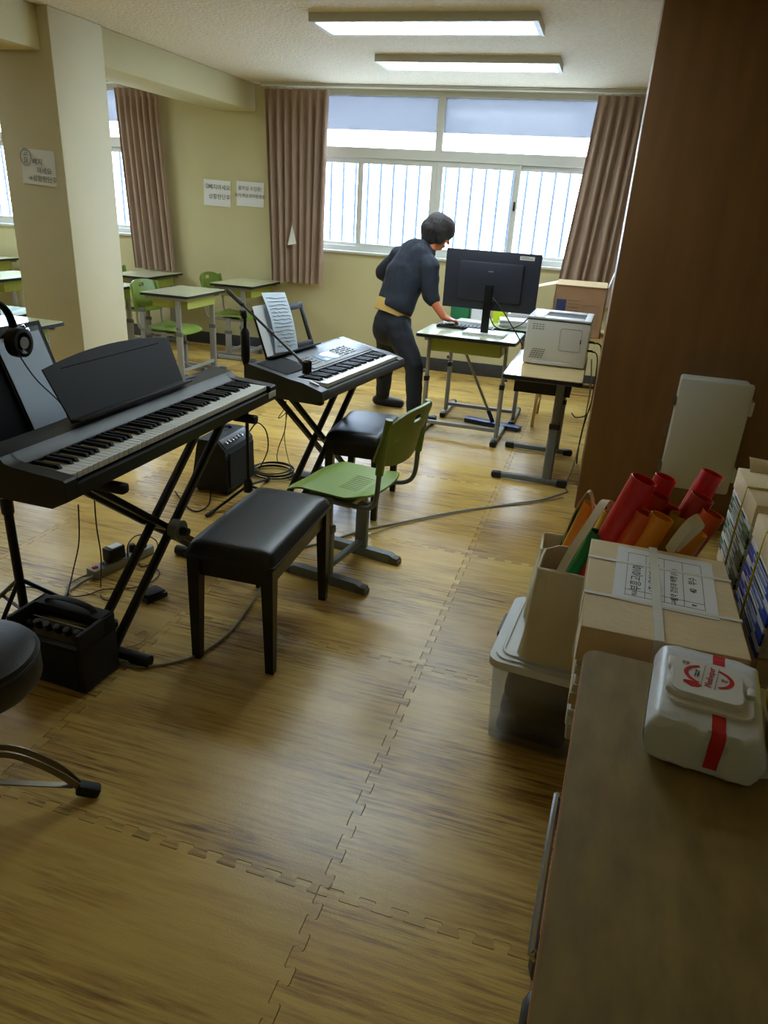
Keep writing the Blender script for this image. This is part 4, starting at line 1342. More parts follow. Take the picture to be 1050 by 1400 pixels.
def spine_bundle(label, loc, rz, w, d, h, cols, seed, string):
    """flat books with printed spines on the -x side, kraft board on top, tied with yellow string"""
    t = thing('book_bundle', label, 'book bundle', loc, rz, 'string tied textbook bundles')
    r = random.Random(seed)
    n = 11
    th_ = (h - 0.062) / n
    for k in range(n):
        b = MB().box((r.uniform(-0.003, 0.003), r.uniform(-0.004, 0.004), (k + 0.5) * th_), (w, d - 0.01, th_ - 0.0012), None, 0.002, 1).build('book', 'page_edge', t)
        MB().box((-w / 2 - 0.0012, 0, (k + 0.5) * th_), (0.006, d - 0.012, th_ * 0.9), None, 0.001, 1).build('spine', cols[k % len(cols)], b)
        MB().box((-w / 2 - 0.0045, r.uniform(-0.02, 0.02), (k + 0.5) * th_), (0.0012, d * 0.55, th_ * 0.35)).build('spine_print', 'cover_white' if cols[k % len(cols)] != 'cover_white' else 'cover_dark', b)
    hb = h - 0.06
    MB().b2((-w / 2 - 0.006, -d / 2, hb), (w / 2, d / 2, h), 0.003).build('wrapping', 'kraft', t)
    MB().grid(lambda u, v: (-w / 2 + 0.02 + (w - 0.02) * u, d / 2 - 0.03 + 0.05 * v, h + 0.001 + 0.028 * math.sin(PI * 0.5 * v) * (1 - 0.5 * u)), 8, 6, 0.002).build('paper_flap', 'kraft', t)
    q = 0.003
    ys = string
    MB().tube([(-w / 2 - 0.012, ys, 0), (-w / 2 - 0.012, ys, hb - 0.01), (-w / 2 - 0.010, ys, h + q), (w / 2 + 0.004, ys + 0.02, h + q), (w / 2 + 0.006, ys + 0.02, 0)], 0.003, 6).build('string', 'string_yellow', t)
    return t

bundle('plain book bundle at the foot of the string tied stack, far side', (0.575, 1.985, 0), 0, 0.225, 0.30, 0.34, 31, n=14)
bundle('plain book bundle carrying the green spined textbooks', (0.575, 1.985, 0.341), 0, 0.225, 0.30, 0.355, 32, n=14)
spine_bundle('string tied textbooks with green and black spines', (0.575, 1.985, 0.697), 0, 0.225, 0.30, 0.245, ['cover_dark', 'cover_green', 'cover_white', 'cover_green'], 33, -0.03)
bundle('plain book bundle at the foot of the blue textbook stack', (0.575, 1.655, 0), 0, 0.225, 0.30, 0.34, 34, n=14)
bundle('plain book bundle carrying the blue spined textbooks', (0.575, 1.655, 0.341), 0, 0.225, 0.30, 0.355, 35, n=14)
spine_bundle('string tied textbooks with blue and white spines', (0.575, 1.655, 0.697), 0, 0.225, 0.30, 0.235, ['cover_blue', 'cover_white', 'cover_blue'], 36, 0.02)

# ------------------------------------------------------------------ clear storage bin
BN = thing('storage_bin', 'clear plastic storage bin with a grey lid and black clips', 'storage bin', (0.025, 2.045, 0), R(-5))
bw, bd, bh = 0.30, 0.42, 0.315
def rim(w, d, r, z):
    return [(x, y, z) for x, y in rpoly(w, d, r, 5)]
loops = [rim(bw - 0.05, bd - 0.05, 0.03, 0.0), rim(bw - 0.036, bd - 0.036, 0.035, 0.008), rim(bw - 0.008, bd - 0.008, 0.035, bh), rim(bw - 0.014, bd - 0.014, 0.032, bh), rim(bw - 0.042, bd - 0.042, 0.032, 0.011)]
n = len(loops[0])
vs = [p for l in loops for p in l]
fs = [(i * n + j, i * n + (j + 1) % n, (i + 1) * n + (j + 1) % n, (i + 1) * n + j) for i in range(4) for j in range(n)]
fs += [tuple(range(n - 1, -1, -1)), tuple(4 * n + j for j in range(n))]
MB().add(vs, fs).build('tub', 'bin_plastic', BN)
ldm = MB()
ldm.prism(rpoly(bw + 0.012, bd + 0.012, 0.04), bh - 0.02, bh + 0.006).prism(rpoly(bw - 0.02, bd - 0.02, 0.04), bh + 0.006, bh + 0.012)
lo_ = ldm.build('lid', 'lid_clear', BN)
MB().tube([(x, y, bh + 0.014) for x, y in rpoly(bw - 0.06, bd - 0.06, 0.035)], 0.005, 6, True).build('lid_ridge', 'lid_clear', lo_)
for s in (-1, 1):
    cl = MB().box((s * (bw / 2 + 0.010), 0.03, bh - 0.015), (0.016, 0.13, 0.022), None, 0.006).b2((s * (bw / 2 + 0.004) - 0.004, -0.02, bh - 0.075), (s * (bw / 2 + 0.004) + 0.004, 0.08, bh - 0.02)).build('clip_handle', 'black_plastic', BN)
# dark pouches inside the bin
for k, zz in enumerate((0.012, 0.085, 0.158)):
    pt = thing('zip_pouch', ['dark pouch at the bottom of the clear bin', 'dark pouch in the middle of the clear bin', 'dark pouch at the top of the clear bin'][k], 'pouch', (0.025, 2.045, zz), R(-5 + k * 2), 'dark pouches in the clear bin')
    MB().box((0, 0, 0.034), (0.222, 0.345, 0.066), None, 0.028, 4).build('pouch_body', 'black_matte', pt)
    MB().tube([(0.111, -0.10, 0.034), (0.10, -0.165, 0.036), (-0.10, -0.165, 0.036), (-0.111, -0.10, 0.034)], 0.003, 6).build('zipper', 'dark_silver', pt)

# ------------------------------------------------------------------ tote bags and tuned tubes
def tote(label, loc, rz, w, d, hh, seed, lean=0.0, bulge=0.02):
    """open canvas bag: w along local x, d along y"""
    t = thing('tote_bag', label, 'tote bag', loc, rz, 'cream canvas tote bags')
    r = random.Random(seed)
    ph_ = [r.uniform(0, 6) for _ in range(4)]
    out = rpoly(1, 1, 0.16, 5)
    def skin(u, v):
        k = (u * len(out)) % len(out)
        i = int(k)
        f = k - i
        a, b = out[i % len(out)], out[(i + 1) % len(out)]
        x, y = a[0] * (1 - f) + b[0] * f, a[1] * (1 - f) + b[1] * f
        s = 1.08 - 0.20 * v
        wob = 0.022 * math.sin(7 * u * 2 * PI / 2 + ph_[0] + 3 * v) * v + 0.007 * math.sin(16 * u * 2 + ph_[1] + 6 * v)
        return (x * w * s * (1 + wob * 2) + lean * v * v, y * d * (0.88 + 0.12 * v + bulge * 8 * math.sin(PI * v)) * (1 + wob * 2), 0.003 + hh * v * (1 + 0.02 * math.sin(2 * PI * u * 2 + ph_[2])))
    m_ = MB().grid(skin, 72, 20, 0.003)
    m_.prism([(skin(i / 30, 0)[0] * 0.99, skin(i / 30, 0)[1] * 0.99) for i in range(30)], 0.0, 0.005)
    m_.build('bag_body', 'canvas', t, smooth=60)
    MB().tube([tuple(Vector(skin(i / 40, 0.985)) * 1.0) for i in range(40)], 0.004, 6, True).build('hem', 'canvas', t)
    return t

def strap(t, pts, w, side):
    """flat canvas handle through the points"""
    P = spline(pts, 7)
    sd_ = Vector(side).normalized()
    MB().grid(lambda u, v: P[min(int(round(u * (len(P) - 1))), len(P) - 1)] + sd_ * (w * (v - 0.5)), len(P) - 1, 2, 0.003).build('handle', 'canvas', t, smooth=60)

LIDZ = 0.335
b1_ = tote('cream canvas tote bag standing on the storage bin lid', (0.092, 1.925, LIDZ), R(-4), 0.285, 0.17, 0.315, 1, 0.0)
strap(b1_, [(-0.075, -0.080, 0.29), (-0.050, -0.055, 0.37), (-0.010, 0.0, 0.46), (0.015, 0.06, 0.50), (0.035, 0.075, 0.46), (0.03, 0.02, 0.38), (0.035, -0.07, 0.30)], 0.026, (1, -0.4, 0.2))
b2_ = tote('cream canvas tote bag behind the front one, holding yellow tubes', (0.035, 2.145, LIDZ), R(3), 0.20, 0.12, 0.27, 5, 0.0)
strap(b2_, [(-0.02, 0.05, 0.25), (0.00, 0.03, 0.38), (0.03, 0.01, 0.46), (0.055, 0.0, 0.40), (0.06, -0.01, 0.30), (0.06, -0.03, 0.25)], 0.026, (0.3, 1, 0))
b3_ = tote('cream canvas tote bag full of red and orange tubes', (0.345, 2.02, 0), R(5), 0.20, 0.36, 0.60, 8, 0.0, 0.01)
bo = Vector((0.345, 2.02, 0))
q = lambda x, y, Y: tuple(px_y(x, y, Y) - bo)
strap(b3_, [q(903, 752, 1.80), q(915, 735, 1.805), q(932, 716, 1.81), q(945, 708, 1.82), q(947, 714, 1.825), q(930, 730, 1.82), q(912, 745, 1.815)], 0.030, (0.5, -0.7, -0.6))

def sound_tube(label, top, lean, length, r, mt):
    """hollow plastic tube; top = centre of its open end"""
    d = Vector(lean).normalized()
    p1 = Vector(top)
    p0 = p1 - d * length
    zq = d.to_track_quat('Z', 'Y').to_matrix().to_4x4()
    zq.translation = p0
    o = MB().lathe([(r - 0.004, 0), (r, 0.001), (r, length - 0.001), (r - 0.001, length), (r - 0.0035, length - 0.001), (r - 0.004, 0.0)], 28).build('percussion_tube', mt, None, mtx=zq)
    return tag(o, label, 'percussion tube', 'coloured percussion tubes')

LN = (0.30, 0.05, 1.0)
for (x, y, Yd, ln, lg, r, mt, lb_) in (
        (881, 655, 1.915, (0.30, 0.0, 1.0), 0.40, 0.036, 'tube_red', 'thick red plastic tube, tallest beside the bag handle'),
        (911, 652, 2.03, (0.24, 0.05, 1), 0.42, 0.031, 'tube_red', 'red plastic tube with open end in front of the junction box corner'),
        (902, 677, 1.97, LN, 0.40, 0.031, 'tube_dred', 'dull red plastic tube between the thick red one and the amber one'),
        (920, 694, 2.02, LN, 0.38, 0.029, 'tube_dred', 'short dull red tube behind the amber tubes'),
        (882, 700, 1.90, LN, 0.28, 0.030, 'tube_orange', 'dark orange tube leaning on the thick red one'),
        (906, 706, 1.89, LN, 0.27, 0.032, 'tube_amber', 'amber tube in front, left of the curled bag handle'),
        (930, 704, 1.95, LN, 0.34, 0.026, 'tube_yellow', 'yellow tube tucked behind the curled bag handle'),
        (975, 647, 2.08, (0.30, 0.05, 1), 0.45, 0.032, 'tube_red', 'tall red tube just before the junction box bottom'),
        (961, 679, 1.99, (0.34, 0.05, 1), 0.42, 0.033, 'tube_dred', 'orange red tube under the tall red one'),
        (976, 702, 1.95, (0.36, 0.02, 1), 0.40, 0.031, 'tube_orange', 'orange tube beside the green spined textbooks'),
        (953, 726, 1.89, (0.34, 0.02, 1), 0.34, 0.030, 'tube_amber', 'amber tube in front, right of the curled bag handle')):
    sound_tube(lb_, px_y(x, y, Yd), ln, lg, r, mt)
sound_tube('slim red tube leaning at the edge behind the thick red one', px_y(866, 668, 2.0), LN, 0.40, 0.020, 'tube_red')
sound_tube('green plastic tube in the front canvas bag', px_y(817, 727, 1.91), (0.30, 0.0, 1), 0.36, 0.021, 'tube_green')
sound_tube('yellow plastic tube rising out of the back canvas bag', px_y(807, 688, 2.16), (0.26, 0.0, 1), 0.36, 0.021, 'tube_amber')
sound_tube('green plastic tube behind the yellow one in the back bag', px_y(794, 698, 2.19), (0.25, 0.0, 1), 0.32, 0.014, 'tube_green')
sound_tube('dark yellow tube behind the canvas bag handle', px_y(836, 702, 2.0), (0.28, 0.0, 1), 0.34, 0.024, 'tube_yellow')
sound_tube('short red tube at the rim of the front canvas bag', px_y(808, 785, 1.90), (0.25, 0.0, 1), 0.20, 0.016, 'tube_red')

# ------------------------------------------------------------------ computer corner
dm = make_desk('school desk carrying the big black monitor', 0.755, 'desk_top', 'tray_green', 'grey_tube', 0.50, 0.71, 'black_plastic', DG, 0.075)
dm.location = (-0.85, 5.20, 0)
dm.rotation_euler.z = R(-91)
d2 = make_desk('school desk strewn with papers right behind the monitor desk', 0.755, 'desk_top', 'tray_green', 'grey_tube', 0.50, 0.71, 'black_plastic', DG, 0.075)
d2.location = (-0.80, 5.80, 0)
d2.rotation_euler.z = R(-90)
dp = make_desk('grey legged desk with a dark tray under the white printer', 0.69, 'desk_top_wood', 'black_matte', 'grey_tube_dark', 0.47, 0.90, 'black_plastic', DG, 0.115)
dp.location = (-0.25, 4.68, 0)
# table with beige legs
tb = thing('side_table', 'table with slim beige legs under the cardboard box', 'table', (-0.06, 5.86, 0))
MB().prism(rpoly(0.68, 0.50, 0.02), 0.715, 0.74).build('tabletop', 'wood_light', tb)
for sx in (-1, 1):
    for sy in (-1, 1):
        MB().cyl((sx * 0.30, sy * 0.21, 0), (sx * 0.28, sy * 0.19, 0.715), 0.013, n=10).build('leg', 'wood_light', tb)
    MB().cyl((sx * 0.296, -0.206, 0.14), (sx * 0.296, 0.206, 0.14), 0.008, n=8).build('stretcher', 'wood_light', tb)
for sy in (-1, 1):
    MB().cyl((-0.29, sy * 0.2, 0.30), (0.29, sy * 0.2, 0.30), 0.008, n=8).build('stretcher', 'wood_light', tb)

mo = thing('monitor', 'large black computer monitor seen from behind on its silver foot', 'monitor', (-0.755, 5.20, 0.7552), R(-2))
MB().box((0, 0.012, 0.365), (0.665, 0.032, 0.395), None, 0.006).build('screen_housing', 'monitor_back', mo)
MB().box((0, -0.012, 0.36), (0.45, 0.030, 0.26), None, 0.012).build('back_bulge', 'monitor_back', mo)
MB().b2((-0.325, 0.028, 0.175), (0.325, 0.030, 0.555)).build('screen', 'black_gloss', mo)
MB().box((0, -0.035, 0.175), (0.055, 0.022, 0.34), None, 0.004).build('neck', 'black_metal', mo)
MB().prism(rpoly(0.30, 0.20, 0.01), 0.0, 0.012).prism(rpoly(0.285, 0.185, 0.01), 0.012, 0.017).build('foot', 'stand_silver', mo)
MB().b2((0.185, -0.005, 0.52), (0.285, -0.0035, 0.545)).build('asset_label', 'tag_white', mo)
MB().b2((0.195, -0.0056, 0.528), (0.275, -0.0049, 0.531)).b2((0.195, -0.0056, 0.536), (0.25, -0.0049, 0.539)).build('label_print', 'ink_soft', mo)
MB().box((0.0, -0.0285, 0.43), (0.035, 0.004, 0.006), None, 0.001).build('logo', 'grey_tube', mo)

pr = thing('printer', 'white laser printer with a dark output tray on the desk', 'printer', (-0.222, 4.63, 0.6902), R(-1.5))
pw, pd, ph_ = 0.385, 0.42, 0.285
MB().box((0, pd / 2, ph_ / 2 + 0.002), (pw, pd, ph_ - 0.006), None, 0.008).build('case', 'printer_white', pr)
tp = MB()
tp.b2((-pw / 2, 0, ph_ - 0.002), (-0.09, pd, ph_ + 0.010), 0.004).b2((0.15, 0, ph_ - 0.002), (pw / 2, pd, ph_ + 0.010), 0.004).b2((-0.09, 0, ph_ - 0.002), (0.15, 0.10, ph_ + 0.010), 0.004).b2((-0.09, 0.33, ph_ - 0.002), (0.15, pd, ph_ + 0.010), 0.004)
tp.build('top_cover', 'printer_top', pr)
MB().add([(-0.09, 0.10, ph_ + 0.006), (0.15, 0.10, ph_ + 0.006), (0.15, 0.33, ph_ - 0.0), (-0.09, 0.33, ph_ - 0.0), (-0.09, 0.10, ph_ - 0.001), (0.15, 0.10, ph_ - 0.001), (0.15, 0.33, ph_ - 0.0015), (-0.09, 0.33, ph_ - 0.0015)],
         [(0, 1, 2, 3), (4, 7, 6, 5), (0, 4, 5, 1), (1, 5, 6, 2), (2, 6, 7, 3), (3, 7, 4, 0)]).build('output_tray', 'vent_dark', pr)
MB().b2((-pw / 2 - 0.001, -0.002, ph_ - 0.009), (pw / 2 + 0.001, pd, ph_ - 0.003)).build('seam', 'vent_dark', pr)
MB().tube([(x, -0.0015, z) for x, z in rpoly(0.13, 0.135, 0.012, 4, 0.085, 0.17)], 0.0011, 4, True).build('side_hatch', 'ink_soft', pr)
MB().b2((0.145, -0.003, 0.155), (0.152, 0, 0.180)).build('hatch_catch', 'vent_dark', pr)
for i in range(5):
    for j in range(5):
        MB().bar((-0.155 + i * 0.017 + 0.004 * j, -0.001, 0.045 + j * 0.013), (-0.143 + i * 0.017 + 0.004 * j, -0.001, 0.048 + j * 0.013), 0.003, 0.0035).build('vent_slot', 'vent_dark', pr)
for i in range(4):
    for j in range(3):
        MB().bar((-0.155 + i * 0.019, -0.001, 0.222 + j * 0.014), (-0.142 + i * 0.019, -0.001, 0.225 + j * 0.014), 0.003, 0.0035).build('vent_slot', 'vent_dark', pr)
MB().b2((-0.13, -0.003, 0.006), (0.10, 0.002, 0.028), 0.001).build('paper_tray', 'printer_white', pr)
for zz in (0.10, 0.155):
    MB().tube([(pw / 2, 0.12, zz), (pw / 2 + 0.03, 0.12, zz), (pw / 2 + 0.045, 0.12, zz - 0.008)], [0.008, 0.007, 0.003], 8).build('plug', 'black_plastic', pr)

bx_ = thing('cardboard_box', 'open brown cardboard box with blue print on the side table', 'box', (-0.145, 5.80, 0.7405))
w, d, hh = 0.37, 0.34, 0.365
b = MB()
for lo, hi in (((-w / 2, -d / 2, 0), (w / 2, -d / 2 + 0.005, hh)), ((-w / 2, d / 2 - 0.005, 0), (w / 2, d / 2, hh)), ((-w / 2, -d / 2, 0), (-w / 2 + 0.005, d / 2, hh)), ((w / 2 - 0.005, -d / 2, 0), (w / 2, d / 2, hh)), ((-w / 2, -d / 2, 0), (w / 2, d / 2, 0.005))):
    b.b2(lo, hi)
b.build('walls', 'cardboard', bx_)
MB().add([(-w / 2, -d / 2, hh), (-w / 2, d / 2, hh), (-w / 2 - 0.15, d / 2 - 0.02, hh - 0.04), (-w / 2 - 0.15, -d / 2 + 0.02, hh - 0.04), (-w / 2, -d / 2, hh - 0.005), (-w / 2, d / 2, hh - 0.005), (-w / 2 - 0.15, d / 2 - 0.02, hh - 0.045), (-w / 2 - 0.15, -d / 2 + 0.02, hh - 0.045)],
         [(0, 1, 2, 3), (4, 7, 6, 5), (0, 4, 5, 1), (1, 5, 6, 2), (2, 6, 7, 3), (3, 7, 4, 0)]).build('flap', 'card_light', bx_)
MB().box((0, -d / 2 + 0.055, hh + 0.010), (w - 0.012, 0.13, 0.004), Matrix.Rotation(R(12), 4, 'X')).build('flap', 'card_light', bx_)
MB().box((w / 2 + 0.03, 0.0, hh + 0.085), (0.005, d - 0.03, 0.20), Matrix.Rotation(R(14), 4, 'Y')).build('flap', 'abs_grey', bx_)
MB().b2((-0.165, -d / 2 - 0.0008, 0.05), (-0.095, -d / 2, 0.26)).build('blue_print', 'print_blue', bx_)
for k in range(6):
    MB().b2((-0.08, -d / 2 - 0.0008, 0.255 - k * 0.024), (0.0, -d / 2, 0.258 - k * 0.024)).build('print_line', 'ink_soft', bx_)
MB().tube([(x, -d / 2 - 0.0006, z) for x, z in rpoly(0.11, 0.16, 0.003, 2, 0.09, 0.15)], 0.0012, 4, True).build('print_frame', 'ink_soft', bx_)

ta = thing('tape_dispenser', 'red tape dispenser with a white roll on the side table', 'tape dispenser', (0.115, 5.665, 0.7405), R(10))
MB().prism([(-0.05, 0), (0.05, 0), (0.05, 0.05), (0.035, 0.055), (0.02, 0.03), (-0.02, 0.03), (-0.05, 0.10)], -0.03, 0.03, 'x').build('body', 'red_plastic', ta)
MB().lathe([(0.018, -0.02), (0.048, -0.02), (0.048, 0.02), (0.018, 0.02), (0.018, -0.02)], 24, (0, 0, 0.09), Matrix.Rotation(R(90), 4, 'Y')).build('tape_roll', 'paper', ta)

# papers and things on the desk behind the monitor
def stack_paper(label, x, y, rz, w, d, hh, n, mt='paper', seed=0, z=0.7552):
    t = thing('paper_stack', label, 'papers', (x, y, z), rz, 'papers on the desk behind the monitor')
    r = random.Random(seed)
    for k in range(n):
        MB().box((r.uniform(-0.008, 0.008), r.uniform(-0.008, 0.008), (k + 0.5) * hh / n), (w, d, hh / n * 0.93), R(r.uniform(-5, 5))).build('sheet', mt, t)
    return t
stack_paper('thick stack of white papers beside the yellow note pad', -0.60, 5.72, R(6), 0.25, 0.20, 0.055, 5, seed=2)
stack_paper('flat stack of white papers left of the monitor neck', -0.93, 5.66, R(-4), 0.22, 0.16, 0.02, 3, seed=3)
stack_paper('low stack of papers close to the desk edge by the printer', -0.575, 5.95, R(2), 0.21, 0.16, 0.09, 6, seed=4)
nb = thing('note_pad', 'bright yellow green note pad lying on the papers', 'note pad', (-0.755, 5.87, 0.7552), R(4))
MB().box((0, 0, 0.055), (0.09, 0.06, 0.11), None, 0.002).build('pad', 'neon', nb)
gb = thing('green_box', 'small green box at the left end of the paper desk', 'box', (-1.06, 5.86, 0.7552), R(-3))
MB().box((0, 0, 0.06), (0.15, 0.12, 0.118), None, 0.003).build('carton', 'green_box', gb)
MB().box((0, 0, 0.122), (0.154, 0.124, 0.012), None, 0.002).build('carton_lid', 'green_box', gb)
cl = thing('desk_calendar', 'pale desk calendar standing beside the green box', 'calendar', (-0.925, 5.84, 0.7552), R(4))
MB().prism([(-0.04, 0), (0.04, 0), (0.002, 0.12), (-0.002, 0.12)], -0.05, 0.05, 'x').build('stand', 'grey_tube', cl)
MB().box((0, -0.024, 0.062), (0.09, 0.003, 0.10), Matrix.Rotation(R(-18), 4, 'X')).build('page', 'paper', cl)
kbd = thing('computer_keyboard', 'black computer keyboard lying on the monitor desk by the hand', 'keyboard', (-0.93, 5.375, 0.7552), R(2))
MB().box((0, 0, 0.009), (0.42, 0.13, 0.016), None, 0.004).build('keyboard_case', 'black_plastic', kbd)
kk = None
for i in range(14):
    for j in range(4):
        if kk is None:
            kk = MB().box((0, 0, 0), (0.024, 0.022, 0.006), None, 0.002, 1).build('key', 'key_black', kbd, (-0.19 + i * 0.029, -0.045 + j * 0.029, 0.020)).data
        else:
            mk('key', kk, None, kbd, (-0.19 + i * 0.029, -0.045 + j * 0.029, 0.020))

# floor mop under the desks
mp_ = thing('floor_mop', 'blue flat floor mop leaning under the monitor desk', 'mop', (-0.66, 5.52, 0), R(-12))
MB().box((0, 0, 0.022), (0.46, 0.085, 0.020), None, 0.006).build('mop_head', 'blue_plastic', mp_)
MB().box((0, 0, 0.008), (0.45, 0.10, 0.014), None, 0.005).build('mop_pad', 'base_grey', mp_)
q0 = Matrix.Rotation(R(12), 3, 'Z')
top = q0 @ (px_y(635, 478, 5.53) - Vector((-0.66, 5.52, 0)))
low = Vector((0.0, 0.0, 0.03))
MB().tube([tuple(low), tuple(low.lerp(top, 0.16))], 0.016, 10).build('socket', 'blue_plastic', mp_)
MB().tube([tuple(low.lerp(top, 0.12)), tuple(low.lerp(top, 1.0))], 0.0105, 10).build('pole', 'grey_tube', mp_)

cable('black monitor cable running from its neck down past the printer', [(-0.72, 5.14, 1.02), (-0.64, 5.10, 0.95), (-0.55, 5.08, 0.84), (-0.50, 5.08, 0.775), (-0.47, 5.10, 0.72)], 0.004)
cable('black cable drooping behind the monitor to the printer', [(-0.73, 5.14, 0.90), (-0.68, 5.12, 0.83), (-0.60, 5.12, 0.815), (-0.50, 5.10, 0.86), (-0.43, 5.08, 0.94)], 0.004)
cable('black power cord falling from the printer to the floor', [(0.018, 4.75, 0.845), (0.06, 4.75, 0.80), (0.065, 4.76, 0.55), (0.03, 4.72, 0.30), (0.025, 4.80, 0.10), (0.03, 4.84, 0.01)], 0.005)
cable('thin black cord falling from the printer behind the desk leg', [(0.018, 4.75, 0.79), (0.048, 4.76, 0.72), (0.050, 4.80, 0.40), (-0.02, 4.80, 0.34), (-0.06, 4.82, 0.36)], 0.004)
cable('grey network cable hanging beside the wooden pier', [(0.010, 4.98, 0.70), (0.035, 4.95, 0.5), (0.03, 4.85, 0.25), (0.01, 4.60, 0.06), (-0.02, 4.40, 0.008), F(776, 672)], 0.0045, 'cable_grey')

# ------------------------------------------------------------------ person
G = lambda x, y, Y: px_y(x, y, Y)
FWD = Vector((0.80, 0.60, 0)).normalized()
RGT = Vector((0.60, -0.80, 0)).normalized()
pel = G(538, 442, 5.42)
wst = G(540, 418, 5.44)
che = G(556, 376, 5.50)
upc = G(568, 352, 5.56)
nek = G(584, 343, 5.62)
hed = G(600, 318, 5.68)
shR = G(588, 366, 5.42)
elR = G(588, 404, 5.40)
wrR = G(606, 433, 5.38)
shL = G(546, 350, 5.66)
elL = G(524, 372, 5.74)
wrL = G(545, 395, 5.86)
hipR, hipL = pel + RGT * 0.075 + Vector((0, 0, -0.03)), pel - RGT * 0.075 + Vector((0, 0, -0.03))
knR, knL = G(566, 500, 5.27), G(527, 494, 5.62)
anR, anL = G(566, 562, 5.24), G(523, 542, 5.68)
anR.z = anL.z = 0.085
pe = thing('person', 'person in dark hoodie and trousers leaning over the monitor desk', 'person', (pel.x, pel.y, 0))
PO = Matrix.Translation((-pel.x, -pel.y, 0))
body = [(pel, 0.105, wst, 0.095), (wst, 0.095, che, 0.115), (che, 0.115, upc, 0.10), (upc, 0.09, nek, 0.05), (nek, 0.047, hed - Vector((0, 0, 0.06)), 0.046),
        (hipR, 0.075, knR, 0.052), (knR, 0.052, anR, 0.036), (hipL, 0.075, knL, 0.052), (knL, 0.052, anL, 0.036),
        (upc, 0.07, shR, 0.05), (shR, 0.046, elR, 0.038), (elR, 0.037, wrR, 0.026), (upc, 0.07, shL, 0.05), (shL, 0.046, elL, 0.038), (elL, 0.037, wrL, 0.026)]
# head: skull, jaw, nose, ears; looking down towards the desk
lk = (FWD * 0.85 + Vector((0.15, 0, -0.50))).normalized()
upv = (Vector((0, 0, 1)) - lk * lk.z).normalized()
sdv = lk.cross(upv)
body += [(hed - lk * 0.015 + upv * 0.02, 0.088, hed + lk * 0.02 + upv * 0.015, 0.082), (hed + lk * 0.035 - upv * 0.045, 0.055, hed + lk * 0.048 - upv * 0.075, 0.040),
         (hed + lk * 0.09 - upv * 0.005, 0.012, hed + lk * 0.108 - upv * 0.028, 0.013), (hed + lk * 0.088 - upv * 0.062, 0.012, hed + lk * 0.086 - upv * 0.068, 0.012)]
for s in (-1, 1):
    body.append((hed + sdv * s * 0.086 - upv * 0.005, 0.018, hed + sdv * s * 0.088 - upv * 0.03, 0.014))
# right hand resting on the desk edge: palm, four fingers, thumb
def hand(wr, dirv, palm_n, thumb_side):
    dirv = dirv.normalized()
    ac = dirv.cross(palm_n).normalized() * thumb_side
    out = [(wr, 0.025, wr + dirv * 0.045, 0.024)]
    for k in range(4):
        base = wr + dirv * 0.062 + ac * (0.030 - 0.020 * k)
        ln = (0.072, 0.080, 0.074, 0.058)[k]
        mid_ = base + dirv * ln * 0.5 + palm_n * 0.004
        tip = base + dirv * ln * 0.92 - palm_n * 0.020
        out += [(wr + dirv * 0.03 + ac * (0.018 - 0.012 * k), 0.015, base, 0.0115), (base, 0.0105, mid_, 0.0095), (mid_, 0.0095, tip, 0.008)]
    tb0 = wr + dirv * 0.025 + ac * 0.028
    out += [(wr + dirv * 0.01, 0.016, tb0, 0.013), (tb0, 0.012, tb0 + dirv * 0.032 + ac * 0.022, 0.0105), (tb0 + dirv * 0.032 + ac * 0.022, 0.0105, tb0 + dirv * 0.055 + ac * 0.020, 0.009)]
    return out
hdir = (G(622, 447, 5.40) - wrR)
hdir.z = min(hdir.z, 0)
body += hand(wrR, Vector((0.82, 0.30, -0.26)), Vector((0, 0, 1)), 1)
body += hand(wrL, Vector((0.7, 0.5, -0.4)), Vector((0.2, 0, 1)).normalized(), -1)
bm_ = blob([(PO @ Vector(c[0]), c[1], PO @ Vector(c[2]), c[3]) for c in body], 0.0065, 3)
mk('body', bm_, 'skin', pe)
# dark cropped hair
hr = [(hed - lk * 0.030 + upv * 0.030, 0.108, hed + lk * 0.015 + upv * 0.040, 0.098), (hed - lk * 0.060 - upv * 0.01, 0.092, hed - lk * 0.045 - upv * 0.060, 0.072)]
for s in (-1, 1):
    hr += [(hed + sdv * s * 0.050 - lk * 0.01, 0.066, hed + sdv * s * 0.060 + lk * 0.012 - upv * 0.035, 0.046)]
hr += [(hed + lk * 0.055 + upv * 0.062, 0.045, hed + lk * 0.072 + upv * 0.040, 0.026)]
mk('hair', blob([(PO @ c[0], c[1], PO @ c[2], c[3]) for c in hr], 0.008, 5), 'hair', pe)
# hoodie
trunk = (che - wst).normalized()
hw = wst + trunk * 0.035
hd_ = [(hw, 0.150, wst + trunk * 0.05, 0.146), (wst, 0.142, che, 0.160), (che, 0.160, upc, 0.138), (upc, 0.118, nek - Vector((0, 0, 0.02)), 0.066),
       (wst + RGT * 0.04, 0.13, upc + RGT * 0.07, 0.11), (wst - RGT * 0.04, 0.13, upc - RGT * 0.07, 0.11),
       (upc, 0.09, shR, 0.076), (shR, 0.074, elR, 0.064), (elR, 0.064, elR.lerp(wrR, 0.16), 0.056), (upc, 0.09, shL, 0.076), (shL, 0.072, elL, 0.062), (elL, 0.060, wrL, 0.045),
       (nek - lk * 0.07 - Vector((0, 0, 0.035)), 0.075, upc - FWD * 0.045 + Vector((0, 0, 0.005)), 0.090),
       (nek - RGT * 0.06 - Vector((0, 0, 0.02)), 0.036, nek + RGT * 0.06 - Vector((0, 0, 0.02)), 0.036)]
hm = blob([(PO @ c[0], c[1], PO @ c[2], c[3]) for c in hd_], 0.010, 5)
for v in hm.vertices:
    nn = noise.noise(v.co * 11) * 0.007 + noise.noise(Vector((v.co.x * 26, v.co.y * 26, v.co.z * 18))) * 0.004
    v.co += v.normal * nn
w0 = PO @ wst
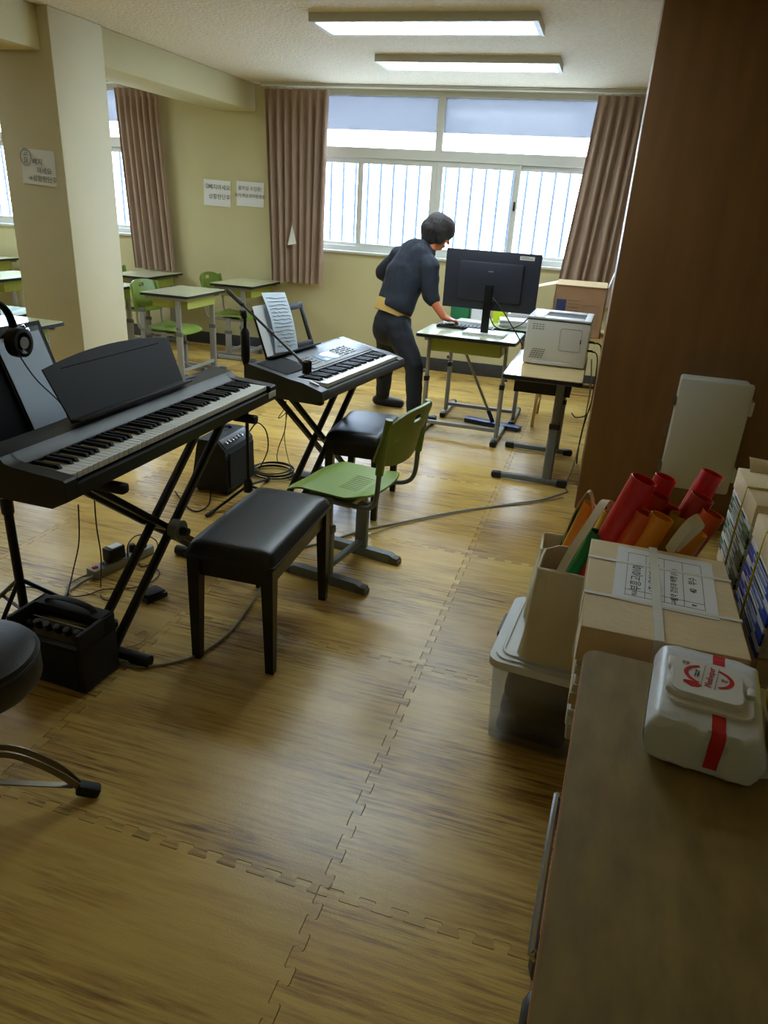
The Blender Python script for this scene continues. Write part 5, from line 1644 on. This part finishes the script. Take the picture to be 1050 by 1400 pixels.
for v in hm.vertices:                                   # straight hem across the hips
    r_ = v.co - w0
    dd = r_.dot(trunk) + 0.032 + 0.006 * math.sin(20 * v.co.x)
    if dd < 0 and (r_ - trunk * r_.dot(trunk)).length < 0.215:
        v.co -= trunk * dd
mk('hoodie', hm, 'hoodie', pe)
ux = trunk.orthogonal().normalized()
Q = Matrix((ux, trunk.cross(ux), trunk)).transposed().to_4x4()
Q.translation = PO @ wst
MB().lathe([(0.10, -0.075), (0.146, -0.070), (0.149, -0.02), (0.147, 0.02), (0.10, 0.03)], 36, (0, 0, 0), Q).build('undershirt', 'undershirt', pe)
tr = [(pel + Vector((0, 0, 0.03)), 0.142, pel - Vector((0, 0, 0.04)), 0.138), (hipR, 0.108, knR, 0.074), (knR, 0.073, anR + Vector((0, 0, 0.01)), 0.058), (hipL, 0.108, knL, 0.074), (knL, 0.073, anL + Vector((0, 0, 0.01)), 0.058),
      (pel - FWD * 0.045, 0.115, pel - FWD * 0.05 - Vector((0, 0, 0.05)), 0.115)]
tmh = blob([(PO @ c[0], c[1], PO @ c[2], c[3]) for c in tr], 0.010, 5)
for v in tmh.vertices:
    v.co += v.normal * noise.noise(Vector((v.co.x * 14, v.co.y * 14, v.co.z * 22))) * 0.005
for v in tmh.vertices:
    dd = (v.co - (PO @ wst)).dot(trunk) + 0.046
    if dd > 0:
        v.co -= trunk * dd
mk('trousers', tmh, 'trousers', pe)
for an, dv in ((anR, Vector((0.86, 0.5, 0))), (anL, Vector((0.95, 0.1, 0)))):
    dv.normalize()
    a = Vector((an.x, an.y, 0))
    sh = [(a - dv * 0.045 + Vector((0, 0, 0.045)), 0.042, a + dv * 0.05 + Vector((0, 0, 0.042)), 0.044), (a + dv * 0.05 + Vector((0, 0, 0.040)), 0.044, a + dv * 0.155 + Vector((0, 0, 0.034)), 0.036), (a + Vector((0, 0, 0.06)), 0.046, a + Vector((0, 0, 0.10)), 0.044)]
    smh = blob([(PO @ c[0], c[1], PO @ c[2], c[3]) for c in sh], 0.007, 3)
    for v in smh.vertices:
        v.co.z = max(v.co.z, 0.001)
    mk('shoe', smh, 'shoe', pe)
